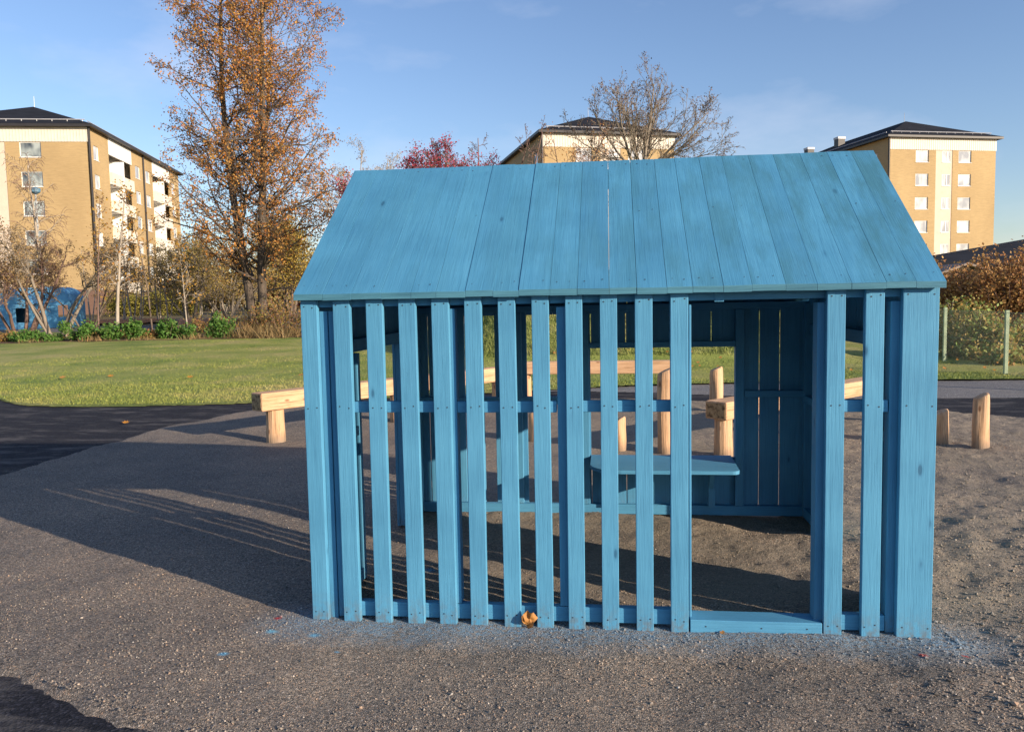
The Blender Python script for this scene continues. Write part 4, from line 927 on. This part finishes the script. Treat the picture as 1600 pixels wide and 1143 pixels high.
# low dark-roofed building at right
q0 = cf(1462, 410, 42); q1 = cf(1720, 352, 40); t = thing('low_building', 'low building with dark sloping roof behind the rusty hedge', 'building', (0, 0, 0))
R2 = _r0[:2]; F2 = np.array([-math.sin(YAW), math.cos(YAW)])
def LP(px_, py_, d): q = cf(px_, py_, d); return (q[0], q[1], q[2])
a, b_, c2, d2 = LP(1420, 418, 36), LP(1760, 414, 36), LP(1760, 352, 48), LP(1420, 412, 48)
mb = MB(); mb.hexa([a, b_, c2, d2]+[tuple(np.array(k)+[0, 0, .25]) for k in (a, b_, c2, d2)]); mb.build('roof', roofM, t)
mb = MB(); ins = lambda k, s: (k[0]*1, k[1]+s, 0)
mb.hexa([(a[0]+.4, a[1]+.5, .5), (b_[0]-.4, b_[1]+.5, .5), (c2[0]-.4, c2[1]-.5, .5), (d2[0]+.4, d2[1]-.5, .5), (a[0]+.4, a[1]+.5, a[2]+.05), (b_[0]-.4, b_[1]+.5, b_[2]+.05), (c2[0]-.4, c2[1]-.5, c2[2]-.2), (d2[0]+.4, d2[1]-.5, d2[2]-.1)])
mb.build('wall', plain('brown_boards', (.09, .06, .045), .85, .3, 5), t)
sg = cf(1508, 412, 30); t2 = thing('garden_shed', 'small grey shed gable peeking out of the rusty hedge', 'shed', (sg[0], sg[1], .4))
MB().prism([(-1.1, 0), (1.1, 0), (1.1, sg[2]-.85), (0, sg[2]-.45), (-1.1, sg[2]-.85)], 0, 2.2).build('wall', plain('shed_boards', (.13, .09, .07), .85), t2)
rfm = MB()
for s in (1, -1): rfm.hexa([(0, -.3, sg[2]-.44), (s*1.5, -.3, sg[2]-.98), (s*1.5, 2.5, sg[2]-.98), (0, 2.5, sg[2]-.44), (0, -.3, sg[2]-.36), (s*1.5, -.3, sg[2]-.90), (s*1.5, 2.5, sg[2]-.90), (0, 2.5, sg[2]-.36)])
rfm.build('roof', plain('shed_roof', (.30, .24, .20), .8), t2)
# distant pale yellow house right of the big tree
q = cf(462, 455, 110); t = thing('distant_house', 'distant pale yellow low house with a red door between the trees', 'house', (q[0], q[1], .9)); t.rotation_euler = (0, 0, YAW)
MB().box(-5, 5, 0, 7, 0, 3.4).build('wall', plain('pale_yellow_render', (.62, .46, .22), .8), t)
MB().prism([(-5.5, 3.402), (5.5, 3.402), (4, 4.6), (-4, 4.6)], -.4, 7.4).build('roof', roofM, t)
MB().box(.2, 1.9, -.06, -.004, .05, 2.3).build('door', plain('red_paint', (.40, .04, .03), .6), t)
for x in (-3.4, 3.0): MB().box(x, x+1.5, -.05, -.004, 1.0, 2.3).build('window', whiteM, t)

# ---------------------------------------------------------------- blue huts at far left
blueS = plain('blue_stain_far', (.11, .32, .52), .6, .35, 1.6)
q = P0(18, 42); t = thing('playhouse', 'gabled blue hut with a dark square window at far left edge', 'playhouse', q, 'small blue huts at far left'); t.rotation_euler = (0, 0, YAW-.1)
hw = 1.15
def gwall(y, hole):
    mb = MB(); mb.box(-hw, hole[0], y, y+.03, 0, 1.45); mb.box(hole[1], hw, y, y+.03, 0, 1.45); mb.box(hole[0], hole[1], y, y+.03, 0, hole[2]); mb.box(hole[0], hole[1], y, y+.03, hole[3], 1.45)
    mb.prism([(-hw, 1.451), (hw, 1.451), (.18, 2.2), (-.18, 2.2)], y, y+.03); return mb
gwall(0, (.2, .95, .45, 1.2)).build('front_wall', blueS, t)
MB().box(-hw, -hw+.03, .031, 1.8, 0, 1.45).build('side_wall', blueS, t); MB().box(hw-.03, hw, .031, 1.8, 0, 1.45).build('side_wall', blueS, t); gwall(1.801, (-.2, .2, .6, 1.1)).build('back_wall', blueS, t)
mb = MB()
for s in (1, -1): mb.hexa([(0, -.1, 2.26), (s*(hw+.1), -.1, 1.40), (s*(hw+.1), 1.95, 1.40), (0, 1.95, 2.26), (0, -.1, 2.30), (s*(hw+.1), -.1, 1.45), (s*(hw+.1), 1.95, 1.45), (0, 1.95, 2.30)])
mb.build('roof', blueS, t)
q = P0(78, 43); t = thing('playhouse', 'arched blue hut with a small window and round hole, right of the gabled one', 'playhouse', q, 'small blue huts at far left'); t.rotation_euler = (0, 0, YAW)
def archpoly(w_, h, k=12):
    r = w_; return [(-w_, 0), (w_, 0)]+[(w_*math.cos(math.pi*i/k)*1.0, h-.75+.75*math.sin(math.pi*i/k)) for i in range(k+1)]
fw = MB(); H_ = 2.25; w1 = 1.05
pol = archpoly(w1, H_)
# front made of strips around a window and a round hole stays a plate with real openings
us = np.linspace(-w1, w1, 24)
def top(u): return H_-.75+.75*math.sqrt(max(0, 1-(u/w1)**2))
for a, b_ in zip(us[:-1], us[1:]):
    u = (a+b_)/2; segs = [(0, top(u))]; cuts = []
    if .45 < u < .95: cuts.append((.62, 1.25))
    rr = .2**2-(u+.38)**2
    if rr > 0: cuts.append((1.62-math.sqrt(rr), 1.62+math.sqrt(rr)))
    z = 0
    for c0, c1 in sorted(cuts):
        fw.box(a, b_, 0, .03, z, c0); z = c1
    fw.hexa([(a, 0, z), (b_, 0, z), (b_, .03, z), (a, .03, z), (a, 0, top(a)), (b_, 0, top(b_)), (b_, .03, top(b_)), (a, .03, top(a))])
fw.build('front_wall', blueS, t)
MB().box(.68, .715, -.004, .034, .62, 1.25).build('window_bar', blueS, t); 
mb = MB(); ar = [(u, top(u)) for u in np.linspace(-w1, w1, 20)]
for (a, za), (b_, zb) in zip(ar[:-1], ar[1:]): mb.hexa([(a, .031, za-.03), (b_, .031, zb-.03), (b_, 1.6, zb-.03), (a, 1.6, za-.03), (a, .031, za), (b_, .031, zb), (b_, 1.6, zb), (a, 1.6, za)])
mb.build('roof', blueS, t); MB().box(-w1, -w1+.03, .031, 1.6, 0, H_-.78).build('side_wall', blueS, t); MB().box(w1-.03, w1, .031, 1.6, 0, H_-.78).build('side_wall', blueS, t)

# ---------------------------------------------------------------- street lamp, block, distant beds
q = P0(67, 60); zt = cf(67, 303, 60)[2]; t = thing('street_lamp', 'slim pale lamp post with small blue grey head before the left building', 'street lamp', q)
MB().tube([(0, 0, 0), (0, 0, zt-q[2])], [.09, .06], 8).build('pole', barkP if False else plain('pole_grey', (.34, .36, .36), .5), t)
hd = MB(); h0 = zt-q[2]; hd.tube([(0, 0, h0-.1), (0, 0, h0+.05), (0, 0, h0+.3), (0, 0, h0+.42)], [.12, .35, .38, .05], 10); hd.build('lamp_head', plain('lamp_blue', (.10, .20, .28), .4), t)
q = P0(318, 42); 
blk = thing('stone_block', 'low pinkish stone ledge behind the bed near the big tree', 'stone block', q); blk.rotation_euler = (0, 0, YAW)
MB().box(-1.4, .9, 0, .8, 0, .38).build('block', plain('pink_stone', (.42, .24, .18), .85, .2, 3), blk, bevel=.06)
MB().box(-1.3, .8, .05, .75, .381, .42).build('cap', plain('pink_cap', (.50, .32, .25), .85, .2, 3), blk, bevel=.01)
def strip(name, px0, px1, d0, d1, m, dz):
    pts = [cf(px0, 480, d0), cf(px1, 480, d0), cf(px1, 480, d1), cf(px0, 480, d1)]
    P = np.array([p[:2] for p in pts]); xs = np.linspace(P[:, 0].min(), P[:, 0].max(), 60); ys = np.linspace(P[:, 1].min(), P[:, 1].max(), 24)
    sheet(name, xs, ys, lambda x, y: terr(x, y)+dz, lambda x, y: inpoly(x+.4*vnoise(x, y, .8, 3), y+.4*vnoise(x, y, .8, 4), P), m)
strip('footpath', -60, 470, 38, 42, asphalt('path_far', (.10, .095, .10), (.17, .16, .16), (.22, .19, .17)), .0)
strip('leaf_litter_bed', 60, 270, 44, 54, plain('leaf_litter', (.40, .17, .07), .9, .5, 2), .02)
strip('planting_bed', -40, 470, 31.5, 36, plain('bed_soil', (.13, .085, .055), .95, .5, 2), .03)
